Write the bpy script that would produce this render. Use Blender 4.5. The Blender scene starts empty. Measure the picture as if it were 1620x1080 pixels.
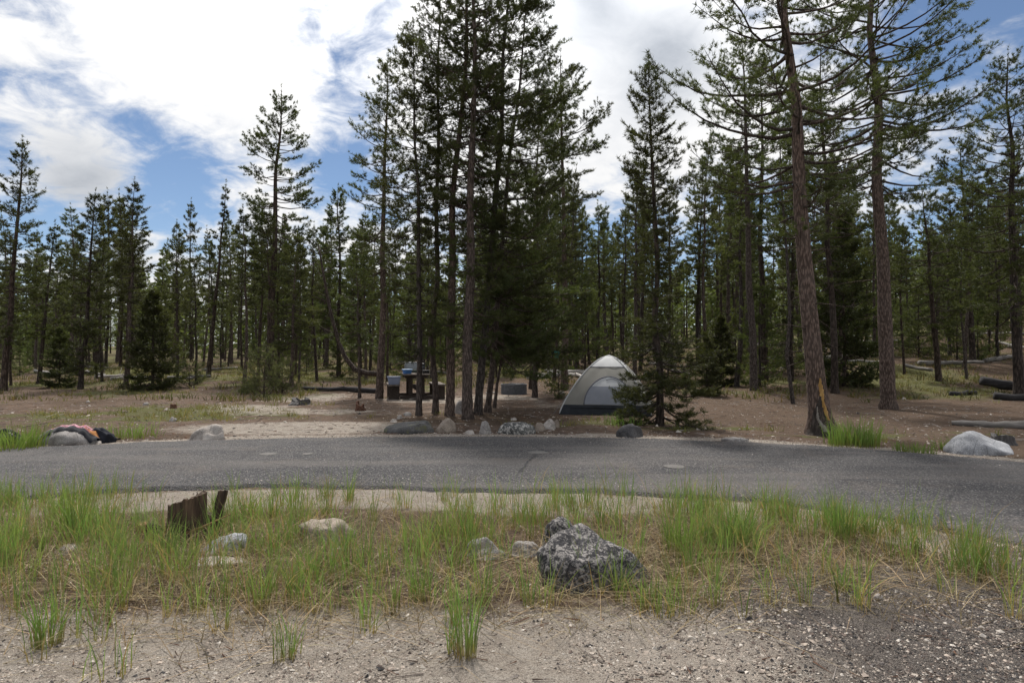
import bpy, math, random
import numpy as np
from mathutils import noise as mnoise, Vector

SC = bpy.context.scene
COL = SC.collection
R = math.radians

# ------------------------------------------------------------------ camera
PITCH = R(0.955)
CAMZ = 1.5
F = 1080.0                      # focal length in photo pixels (photo 1620 wide, 24 mm lens)
cam_d = bpy.data.cameras.new('camera')
cam_d.sensor_width = 36.0
cam_d.lens = 24.0
cam_d.clip_start = 0.05
cam_d.clip_end = 9000
cam = bpy.data.objects.new('camera', cam_d)
COL.objects.link(cam)
cam.location = (0, 0, CAMZ)
cam.rotation_euler = (R(90) + PITCH, 0, 0)
SC.camera = cam

# ------------------------------------------------------------------ view
SC.view_settings.view_transform = 'Standard'
SC.view_settings.look = 'None'
SC.view_settings.exposure = 0.62
SC.view_settings.gamma = 1.0
SC.view_settings.use_curve_mapping = False
SC.render.engine = 'CYCLES'
SC.cycles.max_bounces = 6
SC.cycles.diffuse_bounces = 3
SC.cycles.transparent_max_bounces = 4
SC.cycles.use_denoising = True

SUN_EL, SUN_AZ = R(60), R(-8)     # azimuth measured from +Y towards +X


def pix_dir(px, py):
    u = (px - 810.0) / F
    v = (540.0 - py) / F
    return Vector((u, math.cos(PITCH) - v * math.sin(PITCH), math.sin(PITCH) + v * math.cos(PITCH)))


# ------------------------------------------------------------------ world: NISHITA sky + broken cloud
def make_world():
    w = bpy.data.worlds.new('World')
    SC.world = w
    w.use_nodes = True
    nt = w.node_tree
    for n in list(nt.nodes):
        nt.nodes.remove(n)
    N, L = nt.nodes.new, nt.links.new

    def val(x, sock):
        if isinstance(x, (int, float)):
            sock.default_value = x
        else:
            L(x, sock)

    def math_(op, a, b=0.0, clamp=False):
        n = N('ShaderNodeMath'); n.operation = op; n.use_clamp = clamp
        val(a, n.inputs[0]); val(b, n.inputs[1])
        return n.outputs[0]

    def smooth(x, lo, hi):
        n = N('ShaderNodeMapRange'); n.interpolation_type = 'SMOOTHSTEP'
        val(x, n.inputs[0]); n.inputs[1].default_value = lo; n.inputs[2].default_value = hi
        return n.outputs[0]

    out = N('ShaderNodeOutputWorld')
    sky = N('ShaderNodeTexSky')
    sky.sky_type = 'NISHITA'
    sky.sun_disc = False
    sky.sun_elevation = SUN_EL
    sky.sun_rotation = SUN_AZ
    sky.altitude = 2000
    sky.air_density = 1.0
    sky.dust_density = 0.4
    sky.ozone_density = 1.5
    bg1 = N('ShaderNodeBackground'); bg1.inputs[1].default_value = 0.066
    L(sky.outputs[0], bg1.inputs[0])
    tc = N('ShaderNodeTexCoord')
    d = tc.outputs['Generated']
    sep = N('ShaderNodeSeparateXYZ'); L(d, sep.inputs[0])
    zz = math_('ADD', math_('MAXIMUM', sep.outputs[2], 0.0), 0.27)
    cx = math_('DIVIDE', sep.outputs[0], zz)
    cy = math_('DIVIDE', sep.outputs[1], zz)
    comb = N('ShaderNodeCombineXYZ'); L(cx, comb.inputs[0]); L(cy, comb.inputs[1])

    def fbm(scale, off, detail=9.0, rough=0.56, dist=0.25):
        mp = N('ShaderNodeMapping'); L(comb.outputs[0], mp.inputs[0])
        mp.inputs['Location'].default_value = off
        n = N('ShaderNodeTexNoise')
        n.inputs['Scale'].default_value = scale
        n.inputs['Detail'].default_value = detail + 2
        n.inputs['Roughness'].default_value = rough
        n.inputs['Distortion'].default_value = dist
        L(mp.outputs[0], n.inputs['Vector'])
        return n.outputs[0]

    def blob(px, py, rad):
        v = pix_dir(px, py).normalized()
        n = N('ShaderNodeVectorMath'); n.operation = 'DOT_PRODUCT'
        L(d, n.inputs[0]); n.inputs[1].default_value = v
        # 1-cos(angle) ~ angle^2/2
        q = math_('DIVIDE', math_('SUBTRACT', 1.0, n.outputs['Value']), rad * rad / 2)
        return math_('EXPONENT', math_('MULTIPLY', q, -1.0))

    big = fbm(0.80, (3.4, 1.2, 0.0), 4.0, 0.5, 0.4)
    med = fbm(3.0, (5.3, 2.2, 0.0), 8.0, 0.64, 0.25)
    fine = fbm(9.0, (1.3, 4.2, 0.0), 5.0, 0.6, 0.8)
    dens = math_('ADD', math_('ADD', math_('MULTIPLY', big, 0.34), math_('MULTIPLY', med, 0.40)), math_('MULTIPLY', fine, 0.26))
    holes = None
    for (px, py, rad, k) in ((130, 165, 0.09, 0.12), (300, 270, 0.08, 0.12), (60, 130, 0.07, 0.06), (70, 350, 0.08, 0.10), (545, 175, 0.10, 0.11),
                             (1590, 40, 0.10, 0.17), (1480, 260, 0.16, 0.06), (960, 400, 0.12, 0.12), (520, 290, 0.06, 0.08), (330, 330, 0.06, 0.08), (40, 10, 0.06, 0.1), (1180, 330, .1, .08)):
        t = math_('MULTIPLY', blob(px, py, rad), k)
        holes = t if holes is None else math_('ADD', holes, t)
    fill = None
    for (px, py, rad, k) in ((125, 250, 0.06, 0.24), (350, 60, 0.16, 0.06), (400, 180, 0.09, 0.10), (880, 60, 0.24, 0.16), (30, 65, 0.04, 0.18), (200, 30, .1, .08), (60, 190, .05, .06), (1590, 95, 0.04, 0.14), (380, 300, 0.08, 0.08)):
        t = math_('MULTIPLY', blob(px, py, rad), k)
        fill = t if fill is None else math_('ADD', fill, t)
    cover = math_('ADD', math_('SUBTRACT', dens, holes), fill)
    mask = math_('MULTIPLY', smooth(cover, 0.402, 0.560), 0.97)
    # thickness shading: thick parts go grey underneath, towards the sun they glow
    thick = smooth(fbm(1.8, (1.1, 6.4, 0.0), 7.0, 0.55, 0.4), 0.44, 0.72)
    grey = None
    for (px, py, rad, k) in ((1055, 85, 0.07, 1.3), (935, 8, 0.05, 1.0), (110, 275, 0.05, 0.8), (170, 290, 0.045, 0.6)):
        t = math_('MULTIPLY', blob(px, py, rad), k)
        grey = t if grey is None else math_('ADD', grey, t)
    tex = smooth(math_('ADD', math_('MULTIPLY', med, 0.6), math_('MULTIPLY', fine, 0.4)), 0.36, 0.62)
    gtot = math_('ADD', math_('MULTIPLY', thick, 0.14), math_('ADD', math_('MULTIPLY', math_('SUBTRACT', 1.0, tex), 0.16), math_('MULTIPLY', grey, math_('ADD', math_('MULTIPLY', med, 1.2), -0.10))), True)
    sunv = Vector((math.sin(SUN_AZ) * math.cos(SUN_EL), math.cos(SUN_AZ) * math.cos(SUN_EL), math.sin(SUN_EL)))
    sn = N('ShaderNodeVectorMath'); sn.operation = 'DOT_PRODUCT'
    L(d, sn.inputs[0]); sn.inputs[1].default_value = sunv
    glow = math_('POWER', math_('MAXIMUM', sn.outputs['Value'], 0.0), 8.0)
    lum = math_('ADD', 0.62, math_('MULTIPLY', glow, 2.0))
    lum = math_('MULTIPLY', lum, math_('SUBTRACT', 1.0, math_('MULTIPLY', gtot, 0.62)))
    mixc = N('ShaderNodeMix'); mixc.data_type = 'RGBA'
    L(gtot, mixc.inputs[0])
    mixc.inputs[6].default_value = (1.0, 0.985, 0.965, 1)
    mixc.inputs[7].default_value = (0.80, 0.87, 0.98, 1)
    bg2 = N('ShaderNodeBackground')
    L(mixc.outputs[2], bg2.inputs[0]); L(lum, bg2.inputs[1])
    mx = N('ShaderNodeMixShader')
    L(mask, mx.inputs[0]); L(bg1.outputs[0], mx.inputs[1]); L(bg2.outputs[0], mx.inputs[2])
    L(mx.outputs[0], out.inputs[0])


make_world()
sun_d = bpy.data.lights.new('sun', 'SUN')
sun_d.energy = 2.9
sun_d.angle = R(5)
sun_d.color = (1.0, 0.95, 0.88)
sun = bpy.data.objects.new('sun', sun_d)
COL.objects.link(sun)
sun.rotation_euler = (R(90) - SUN_EL, 0, R(180) - SUN_AZ)   # light comes from ahead, above

# ------------------------------------------------------------------ helpers
rng = np.random.default_rng(7)


def vnoise(x, y, scale, seed=0):
    """lattice value noise 0..1"""
    x = np.asarray(x, float) / scale; y = np.asarray(y, float) / scale
    xi = np.floor(x).astype(np.int64); yi = np.floor(y).astype(np.int64)
    fx = x - xi; fy = y - yi
    fx = fx * fx * (3 - 2 * fx); fy = fy * fy * (3 - 2 * fy)

    def h(a, b):
        n = (a * 374761393 + b * 668265263 + seed * 982451653) & 0x7fffffff
        n = ((n ^ (n >> 13)) * 1274126177) & 0x7fffffff
        return ((n ^ (n >> 16)) & 0xffff) / 65535.0
    return (h(xi, yi) * (1 - fx) + h(xi + 1, yi) * fx) * (1 - fy) + (h(xi, yi + 1) * (1 - fx) + h(xi + 1, yi + 1) * fx) * fy


def fnoise(x, y, scale, seed=0, oct=4):
    s, a, t = 0, 1.0, 0
    for i in range(oct):
        s = s + a * vnoise(x, y, scale / 2 ** i, seed + i * 17); t += a; a *= 0.5
    return s / t


def sstep(x, a, b):
    t = np.clip((np.asarray(x, float) - a) / (b - a), 0, 1)
    return t * t * (3 - 2 * t)


def terrain(X, Y):
    X = np.asarray(X, float); Y = np.asarray(Y, float)
    th = X / np.maximum(Y, 1.0)
    k = np.interp(th, [-1.2, -0.5, -0.15, 0.15, 0.38, 0.75, 1.2], [0.012, 0.020, 0.024, 0.034, 0.070, 0.112, 0.12])
    g = np.maximum(0, Y - 20.0)
    g = np.where(g < 6, g * g / 12.0, g - 3.0)
    far = np.minimum(g, 150.0)
    z = far * k
    z = z + sstep(Y, 17, 30) * (fnoise(X, Y, 7.0, 5) - 0.5) * 0.45 * (1 + sstep(Y, 40, 120) * 3)
    z = z + sstep(Y, 11.5, 16) * (fnoise(X, Y, 2.4, 9) - 0.5) * 0.10
    z = z - sstep(-Y, -7.4, -4.0) * 0.0
    return z


def tz(x, y):
    return float(terrain(np.array([x]), np.array([y]))[0])


def at_d(px, d):
    """world x,y on the ray of photo column px at depth d"""
    return ((px - 810.0) / F * d, d)


def on_ground(px, py):
    """hit of the photo pixel's ray with the terrain"""
    v = pix_dir(px, py)
    t = 2.0
    while t < 200:
        p = (v.x * t, v.y * t, CAMZ + v.z * t)
        if p[2] <= tz(p[0], p[1]):
            return p[0], p[1]
        t += 0.02 if t < 30 else 0.1
    return v.x * 60, v.y * 60


def z_at(py, d):
    v = pix_dir(810, py)
    return CAMZ + v.z / v.y * d


def mesh_np(name, V, Fc, mats, mi=None, smooth=False, attr=None):
    me = bpy.data.meshes.new(name)
    V = np.ascontiguousarray(V, dtype=np.float32); Fc = np.ascontiguousarray(Fc, dtype=np.int32)
    k = Fc.shape[1]
    me.vertices.add(len(V)); me.vertices.foreach_set('co', V.ravel())
    me.loops.add(Fc.size); me.loops.foreach_set('vertex_index', Fc.ravel())
    me.polygons.add(len(Fc)); me.polygons.foreach_set('loop_start', np.arange(0, Fc.size, k, dtype=np.int32))
    for m in (mats if isinstance(mats, (list, tuple)) else [mats]):
        me.materials.append(m)
    if mi is not None:
        me.polygons.foreach_set('material_index', np.ascontiguousarray(mi, dtype=np.int32))
    me.polygons.foreach_set('use_smooth', np.full(len(Fc), smooth, dtype=bool))
    me.update(calc_edges=True)
    if attr is not None:
        for an, arr in attr.items():
            a = me.attributes.new(an, 'FLOAT_COLOR', 'POINT')
            c = np.ones((len(V), 4), dtype=np.float32); c[:, :arr.shape[1]] = arr
            a.data.foreach_set('color', c.ravel())
    return me


def link(name, me, parent=None, loc=(0, 0, 0)):
    o = bpy.data.objects.new(name, me)
    COL.objects.link(o)
    o.location = loc
    if parent is not None:
        o.parent = parent
    return o


def tag(o, label=None, cat=None, group=None, kind=None):
    if label: o['label'] = label
    if cat: o['category'] = cat
    if group: o['group'] = group
    if kind: o['kind'] = kind
    return o


def empty(name, loc, label, cat, group=None, rz=0.0):
    o = bpy.data.objects.new(name, None)
    COL.objects.link(o)
    o.location = loc
    o.rotation_euler = (0, 0, rz)
    o.empty_display_size = 0.2
    return tag(o, label, cat, group)


class Geo:
    """collects triangles"""
    def __init__(self):
        self.V, self.F, self.M, self.n = [], [], [], 0

    def add(self, V, Fc, m=0):
        V = np.asarray(V, float); Fc = np.asarray(Fc, int)
        if Fc.shape[1] == 4:
            Fc = np.vstack([Fc[:, [0, 1, 2]], Fc[:, [0, 2, 3]]])
        self.V.append(V); self.F.append(Fc + self.n); self.M.append(np.full(len(Fc), m)); self.n += len(V)
        return self

    def arrays(self):
        return np.vstack(self.V), np.vstack(self.F), np.concatenate(self.M)

    def mesh(self, name, mats, smooth=False):
        V, Fc, M = self.arrays()
        return mesh_np(name, V, Fc, mats, M, smooth)


def tube(P, rad, sides=6, cap=True, rnd=None):
    P = np.asarray(P, float); rad = np.asarray(rad, float)
    n = len(P)
    T = np.gradient(P, axis=0); T /= np.linalg.norm(T, axis=1, keepdims=True) + 1e-9
    ref = np.array([0.0, 0, 1]) if abs(T[0][2]) < 0.8 else np.array([1.0, 0, 0])
    A = np.cross(T, ref); A /= np.linalg.norm(A, axis=1, keepdims=True) + 1e-9
    B = np.cross(T, A)
    ang = np.arange(sides) / sides * 2 * math.pi
    rr = rad[:, None] * (np.ones((n, sides)) if rnd is None else rnd)
    V = P[:, None, :] + rr[..., None] * (np.cos(ang)[None, :, None] * A[:, None, :] + np.sin(ang)[None, :, None] * B[:, None, :])
    V = V.reshape(-1, 3)
    i = np.arange(n - 1)[:, None] * sides; j = np.arange(sides)[None, :]; j2 = (j + 1) % sides
    q = np.stack([i + j, i + j2, i + sides + j2, i + sides + j], -1).reshape(-1, 4)
    Fc = np.vstack([q[:, [0, 2, 1]], q[:, [0, 3, 2]]])
    if cap:
        V = np.vstack([V, P[0], P[-1]])
        c0, c1 = n * sides, n * sides + 1
        jj = np.arange(sides); jn = (jj + 1) % sides
        f0 = np.stack([np.full(sides, c0), jj, jn], -1)
        f1 = np.stack([np.full(sides, c1), (n - 1) * sides + jn, (n - 1) * sides + jj], -1)
        Fc = np.vstack([Fc, f0, f1])
    return V, Fc


def box(cx, cy, cz, sx, sy, sz, rz=0.0, bev=0.0):
    """box centred at c with half-chamfered edges"""
    b = min(bev, sx / 3, sy / 3, sz / 3)
    hx, hy, hz = sx / 2, sy / 2, sz / 2
    if b <= 0:
        V = np.array([[x, y, z] for z in (-hz, hz) for (x, y) in ((-hx, -hy), (hx, -hy), (hx, hy), (-hx, hy))])
        Q = np.array([[3, 2, 1, 0], [4, 5, 6, 7], [0, 1, 5, 4], [1, 2, 6, 5], [2, 3, 7, 6], [3, 0, 4, 7]])
    else:
        def ring(ix, iy, z):
            return [[-ix + b, -iy, z], [ix - b, -iy, z], [ix, -iy + b, z], [ix, iy - b, z], [ix - b, iy, z], [-ix + b, iy, z], [-ix, iy - b, z], [-ix, -iy + b, z]]
        V = np.array(ring(hx - b, hy - b, -hz) + ring(hx, hy, -hz + b) + ring(hx, hy, hz - b) + ring(hx - b, hy - b, hz))
        Q = []
        for k in range(3):
            for j in range(8):
                Q.append([k * 8 + j, k * 8 + (j + 1) % 8, k * 8 + 8 + (j + 1) % 8, k * 8 + 8 + j])
        for a, rev in ((0, True), (24, False)):
            for q in ([0, 1, 2, 3], [0, 3, 4, 7], [4, 5, 6, 7]):
                qq = [a + t for t in q]
                Q.append(qq[::-1] if rev else qq)
        Q = np.array(Q)
    c, s = math.cos(rz), math.sin(rz)
    X = V[:, 0] * c - V[:, 1] * s + cx; Y = V[:, 0] * s + V[:, 1] * c + cy
    return np.stack([X, Y, V[:, 2] + cz], -1), Q


def ico(sub):
    import bmesh
    bm = bmesh.new()
    bmesh.ops.create_icosphere(bm, subdivisions=sub, radius=1.0)
    V = np.array([v.co[:] for v in bm.verts]); Fc = np.array([[v.index for v in f.verts] for f in bm.faces])
    bm.free()
    return V, Fc


ICO = {k: ico(k) for k in (1, 2, 3, 4, 5)}


# ------------------------------------------------------------------ materials
def new_mat(name):
    m = bpy.data.materials.new(name)
    m.use_nodes = True
    nt = m.node_tree
    b = nt.nodes['Principled BSDF']
    b.inputs['Roughness'].default_value = 0.85
    b.inputs['Specular IOR Level'].default_value = 0.25
    return m, nt, b


def nnoise(nt, scale, detail=4, rough=0.6, coord='Object', stretch=None, dist=0.0):
    tc = nt.nodes.new('ShaderNodeTexCoord')
    n = nt.nodes.new('ShaderNodeTexNoise')
    n.inputs['Scale'].default_value = scale; n.inputs['Detail'].default_value = detail; n.inputs['Roughness'].default_value = rough
    n.inputs['Distortion'].default_value = dist
    if stretch:
        mp = nt.nodes.new('ShaderNodeMapping'); mp.inputs['Scale'].default_value = stretch
        nt.links.new(tc.outputs[coord], mp.inputs[0]); nt.links.new(mp.outputs[0], n.inputs['Vector'])
    else:
        nt.links.new(tc.outputs[coord], n.inputs['Vector'])
    return n.outputs[0]


def nvor(nt, scale, coord='Object', feature='F1', stretch=None):
    tc = nt.nodes.new('ShaderNodeTexCoord')
    n = nt.nodes.new('ShaderNodeTexVoronoi')
    n.feature = feature
    n.inputs['Scale'].default_value = scale
    src = tc.outputs[coord]
    if stretch:
        mp = nt.nodes.new('ShaderNodeMapping'); mp.inputs['Scale'].default_value = stretch
        nt.links.new(src, mp.inputs[0]); src = mp.outputs[0]
    nt.links.new(src, n.inputs['Vector'])
    return n


def nramp(nt, src, stops, interp='LINEAR'):
    r = nt.nodes.new('ShaderNodeValToRGB')
    r.color_ramp.interpolation = interp
    e = r.color_ramp.elements
    while len(e) < len(stops):
        e.new(0.5)
    for el, (p, c) in zip(e, stops):
        el.position = p
        el.color = (c, c, c, 1) if isinstance(c, (int, float)) else (*c, 1)
    nt.links.new(src, r.inputs[0])
    return r.outputs[0]


def nmix(nt, fac, a, b, mode='MIX'):
    n = nt.nodes.new('ShaderNodeMix'); n.data_type = 'RGBA'; n.blend_type = mode
    for x, s in ((fac, n.inputs[0]), (a, n.inputs[6]), (b, n.inputs[7])):
        if isinstance(x, tuple): s.default_value = (*x, 1)
        elif isinstance(x, (int, float)): s.default_value = x
        else: nt.links.new(x, s)
    return n.outputs[2]


def nmath(nt, op, a, b=0.0, clamp=False):
    n = nt.nodes.new('ShaderNodeMath'); n.operation = op; n.use_clamp = clamp
    for x, s in ((a, n.inputs[0]), (b, n.inputs[1])):
        if isinstance(x, (int, float)): s.default_value = x
        else: nt.links.new(x, s)
    return n.outputs[0]


def nbump(nt, b, h, strength=0.5, dist=0.02):
    n = nt.nodes.new('ShaderNodeBump'); n.inputs['Strength'].default_value = strength; n.inputs['Distance'].default_value = dist
    nt.links.new(h, n.inputs['Height']); nt.links.new(n.outputs[0], b.inputs['Normal'])


def nattr(nt, name):
    a = nt.nodes.new('ShaderNodeAttribute'); a.attribute_name = name
    return a


def nrand(nt):
    return nt.nodes.new('ShaderNodeObjectInfo').outputs['Random']


def foliage_mat(name, dark, light, transl=0.35):
    m, nt, b = new_mat(name)
    L = nt.links.new
    nz = nnoise(nt, 0.9, 3, 0.6, 'Object')
    c = nramp(nt, nz, [(0.3, dark), (0.72, light)])
    r = nrand(nt)
    hsv = nt.nodes.new('ShaderNodeHueSaturation')
    L(c, hsv.inputs['Color'])
    L(nmath(nt, 'ADD', 0.482, nmath(nt, 'MULTIPLY', r, 0.036)), hsv.inputs['Hue'])
    L(nmath(nt, 'ADD', 0.75, nmath(nt, 'MULTIPLY', r, 0.5)), hsv.inputs['Value'])
    L(hsv.outputs[0], b.inputs['Base Color'])
    b.inputs['Roughness'].default_value = 0.6
    b.inputs['Specular IOR Level'].default_value = 0.3
    tr = nt.nodes.new('ShaderNodeBsdfTranslucent')
    bright = nmix(nt, 1.0, hsv.outputs[0], (1.5, 1.6, 0.8), 'MULTIPLY')
    L(bright, tr.inputs[0])
    mx = nt.nodes.new('ShaderNodeMixShader'); mx.inputs[0].default_value = transl
    L(b.outputs[0], mx.inputs[1]); L(tr.outputs[0], mx.inputs[2])
    L(mx.outputs[0], nt.nodes['Material Output'].inputs[0])
    return m


def bark_mat(name, a, bcol, c, scale=14.0, lich=0.0):
    m, nt, b = new_mat(name)
    L = nt.links.new
    v = nvor(nt, scale, 'Object', 'F1', (1.3, 1.3, 0.34))
    n1 = nnoise(nt, scale * 1.6, 5, 0.7, 'Object', (1, 1, 0.35))
    n2 = nnoise(nt, 1.3, 4, 0.6, 'Object')
    col = nramp(nt, n1, [(0.28, a), (0.5, bcol), (0.72, c)])
    col = nmix(nt, nramp(nt, v.outputs['Distance'], [(0.32, 0.0), (0.62, 0.7)]), col, tuple(x * 0.28 for x in a))
    col = nmix(nt, nramp(nt, n2, [(0.45, 0.0), (0.7, 0.35)]), col, tuple(0.5 * (x + 0.10) for x in bcol))
    r = nrand(nt)
    col = nmix(nt, 1.0, col, nramp(nt, r, [(0.0, (0.75, 0.77, 0.8)), (1.0, (1.12, 1.04, 1.0))]), 'MULTIPLY')
    L(col, b.inputs['Base Color'])
    h = nmath(nt, 'SUBTRACT', nmath(nt, 'MULTIPLY', n1, 0.7), v.outputs['Distance'])
    nbump(nt, b, h, 0.9, 0.03)
    b.inputs['Roughness'].default_value = 0.95
    return m


M_NEEDLE = foliage_mat('pine_needles', (0.036, 0.044, 0.018), (0.085, 0.095, 0.034))
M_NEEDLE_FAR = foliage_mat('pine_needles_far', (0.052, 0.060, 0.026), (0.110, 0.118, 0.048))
M_NEEDLE_YOUNG = foliage_mat('young_pine_needles', (0.055, 0.070, 0.024), (0.120, 0.135, 0.046))
M_BARK = bark_mat('lodgepole_bark', (0.066, 0.053, 0.046), (0.135, 0.110, 0.096), (0.225, 0.187, 0.165), 26)
M_BARK_RED = bark_mat('old_pine_bark', (0.092, 0.066, 0.053), (0.200, 0.147, 0.120), (0.31, 0.242, 0.203), 26)
M_BARK_DARK = bark_mat('dark_bark', (0.045, 0.036, 0.030), (0.085, 0.066, 0.054), (0.15, 0.12, 0.10), 16)
M_TWIG = bark_mat('twig_bark', (0.055, 0.042, 0.034), (0.10, 0.078, 0.062), (0.17, 0.14, 0.115), 30)


def wood_mat(name, a, bcol, c, stretch=(1, 1, 0.12), scale=22, rough=0.85):
    m, nt, b = new_mat(name)
    n1 = nnoise(nt, scale, 5, 0.65, 'Object', stretch)
    n2 = nnoise(nt, 2.2, 4, 0.6, 'Object')
    col = nramp(nt, n1, [(0.3, a), (0.5, bcol), (0.72, c)])
    col = nmix(nt, nramp(nt, n2, [(0.42, 0.0), (0.7, 0.5)]), col, tuple(x * 0.6 for x in a))
    nt.links.new(col, b.inputs['Base Color'])
    nbump(nt, b, n1, 0.6, 0.012)
    b.inputs['Roughness'].default_value = rough
    return m


def rock_mat(name, base, light, dark, speck=90, lichen=None, lichen_amt=0.5, lichen_scale=9.0):
    m, nt, b = new_mat(name)
    n1 = nnoise(nt, 3.0, 6, 0.65)
    n2 = nnoise(nt, speck, 3, 0.7)
    n3 = nnoise(nt, 11, 6, 0.7)
    col = nramp(nt, n1, [(0.3, dark), (0.5, base), (0.7, light)])
    col = nmix(nt, nramp(nt, n2, [(0.36, 0.55), (0.5, 0.0)]), col, tuple(x * 0.4 for x in dark))
    col = nmix(nt, nramp(nt, n2, [(0.55, 0.0), (0.72, 0.6)]), col, tuple(min(0.75, x * 1.35) for x in light))
    n5 = nnoise(nt, 1.9, 5, 0.6, 'Object', None, 0.8)
    col = nmix(nt, nramp(nt, n5, [(0.48, 0.0), (0.62, 0.55)]), col, tuple(x * 0.62 for x in dark))
    ck = nvor(nt, 2.6, 'Object', 'DISTANCE_TO_EDGE')
    col = nmix(nt, nramp(nt, ck.outputs['Distance'], [(0.0, 0.6), (0.018, 0.0)]), col, tuple(x * 0.5 for x in dark))
    if lichen is not None:
        nl = nnoise(nt, lichen_scale, 7, 0.72, 'Object', None, 0.4)
        col = nmix(nt, nramp(nt, nl, [(lichen_amt - 0.045, 0.0), (lichen_amt + 0.055, 1.0)]), col, lichen)
    nt.links.new(col, b.inputs['Base Color'])
    hh = nmath(nt, 'ADD', n3, nmath(nt, 'MULTIPLY', n2, 0.25))
    nbump(nt, b, hh, 0.55, 0.03)
    b.inputs['Roughness'].default_value = 0.9
    return m


def plain_mat(name, c, rough=0.6, noise=0.12, scale=30, spec=0.3, metal=0.0, bump=0.0):
    m, nt, b = new_mat(name)
    n = nnoise(nt, scale, 4, 0.6)
    col = nramp(nt, n, [(0.3, tuple(x * (1 - noise) for x in c)), (0.7, tuple(min(1, x * (1 + noise)) for x in c))])
    nt.links.new(col, b.inputs['Base Color'])
    b.inputs['Roughness'].default_value = rough
    b.inputs['Specular IOR Level'].default_value = spec
    b.inputs['Metallic'].default_value = metal
    if bump:
        nbump(nt, b, n, bump, 0.01)
    return m


def attr_mat(name, rough=0.85, transl=0.0, noise_scale=0):
    m, nt, b = new_mat(name)
    a = nattr(nt, 'col')
    src = a.outputs['Color']
    if noise_scale:
        src = nmix(nt, 1.0, src, nramp(nt, nnoise(nt, noise_scale, 3, 0.6), [(0.3, 0.65), (0.7, 1.3)]), 'MULTIPLY')
    nt.links.new(src, b.inputs['Base Color'])
    b.inputs['Roughness'].default_value = rough
    if transl:
        tr = nt.nodes.new('ShaderNodeBsdfTranslucent')
        nt.links.new(nmix(nt, 1.0, src, (1.3, 1.35, 0.8), 'MULTIPLY'), tr.inputs[0])
        mx = nt.nodes.new('ShaderNodeMixShader'); mx.inputs[0].default_value = transl
        nt.links.new(b.outputs[0], mx.inputs[1]); nt.links.new(tr.outputs[0], mx.inputs[2])
        nt.links.new(mx.outputs[0], nt.nodes['Material Output'].inputs[0])
    return m


# ------------------------------------------------------------------ ground
NEAR_PX = [(-250, 812), (-120, 799), (0, 790), (100, 785), (240, 779), (350, 775.5), (460, 772), (560, 771), (700, 774), (900, 778.5), (1000, 783), (1080, 787.5), (1200, 797.5), (1300, 809), (1400, 823), (1500, 838), (1620, 861), (1800, 910)]
FAR_PX = [(-250, 727), (-100, 718.5), (0, 711.5), (150, 703), (300, 697), (450, 694), (600, 692), (800, 691.5), (1000, 693.5), (1200, 700), (1400, 712.5), (1620, 731), (1800, 749)]


def flat_hit(px, py):
    v = pix_dir(px, py)
    t = CAMZ / -v.z
    return v.x * t, v.y * t


near_w = np.array([flat_hit(*p) for p in NEAR_PX]); far_w = np.array([flat_hit(*p) for p in FAR_PX])


def edge_fn(W):
    c = np.polynomial.polynomial.polyfit(W[:, 0], W[:, 1], 5)
    x0, x1 = W[0, 0], W[-1, 0]

    def f(x):
        x = np.asarray(x, float)
        xc = np.clip(x, x0, x1)
        y = np.polynomial.polynomial.polyval(xc, c)
        d = np.polynomial.polynomial.polyder(c)
        s0 = np.polynomial.polynomial.polyval(x0, d); s1 = np.polynomial.polynomial.polyval(x1, d)
        return y + np.where(x < x0, (x - x0) * s0, 0) + np.where(x > x1, (x - x1) * s1, 0)
    return f


y_near, y_far = edge_fn(near_w), edge_fn(far_w)


def spaced(a, b, fine_a, fine_b, step, grow):
    fine = list(np.arange(fine_a, fine_b + 1e-6, step))
    hi, s = [], step
    x = fine_b
    while x < b:
        s *= grow; x += s; hi.append(min(x, b))
    lo, s = [], step
    x = fine_a
    while x > a:
        s *= grow; x -= s; lo.append(max(x, a))
    return np.array(lo[::-1] + fine + hi)


gx = spaced(-2600, 2600, -13, 13, 0.16, 1.09)
gy = spaced(-400, 2600, 1.5, 27, 0.16, 1.09)
GX, GY = np.meshgrid(gx, gy)
GZ = terrain(GX, GY)
yn, yf = y_near(GX), y_far(GX)
front = sstep(yn - GY, -0.1, 0.2)
# slight unevenness of the near verge
GZ = GZ + front * (fnoise(GX, GY, 0.7, 3) - 0.5) * 0.045 * sstep(yn - GY, 0.2, 0.8)
n_a = fnoise(GX, GY, 1.6, 21); n_b = fnoise(GX, GY, 0.45, 33, 3); n_c = fnoise(GX, GY, 5.0, 41)


def ell(cx, cy, rx, ry, soft=0.35):
    return 1 - sstep(np.sqrt(((GX - cx) / rx) ** 2 + ((GY - cy) / ry) ** 2), 1 - soft, 1 + soft)


def groundpx(px, py):
    return flat_hit(px, py)


sand = np.zeros_like(GX); green = np.zeros_like(GX); duff = np.zeros_like(GX); dark = np.zeros_like(GX)
# strips of pale grit along the asphalt
sand = np.maximum(sand, front * (1 - sstep((yn - GY) + (n_a - .5) * 0.9, 0.65, 1.25)))
sand = np.maximum(sand, sstep(GY - yf, -0.05, 0.0) * (1 - sstep((GY - yf) + (n_a - .5) * 0.8, 0.2, 0.65)))
# camp pad
cx, cy = groundpx(545, 640)
pad = ell(cx, cy + 0.6, 4.0, 4.6)
pad = np.maximum(pad, ell(-1.5, 21.5, 3.2, 2.6))
pad = np.maximum(pad, 0.75 * ell(0.8, 21.0, 3.0, 2.6))
sand = np.maximum(sand, pad * (0.16 + 0.48 * sstep(n_a, .35, .6)))
path = ell(*groundpx(470, 676), 2.6, 1.3); sand = np.maximum(sand, path * 0.75)
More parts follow.
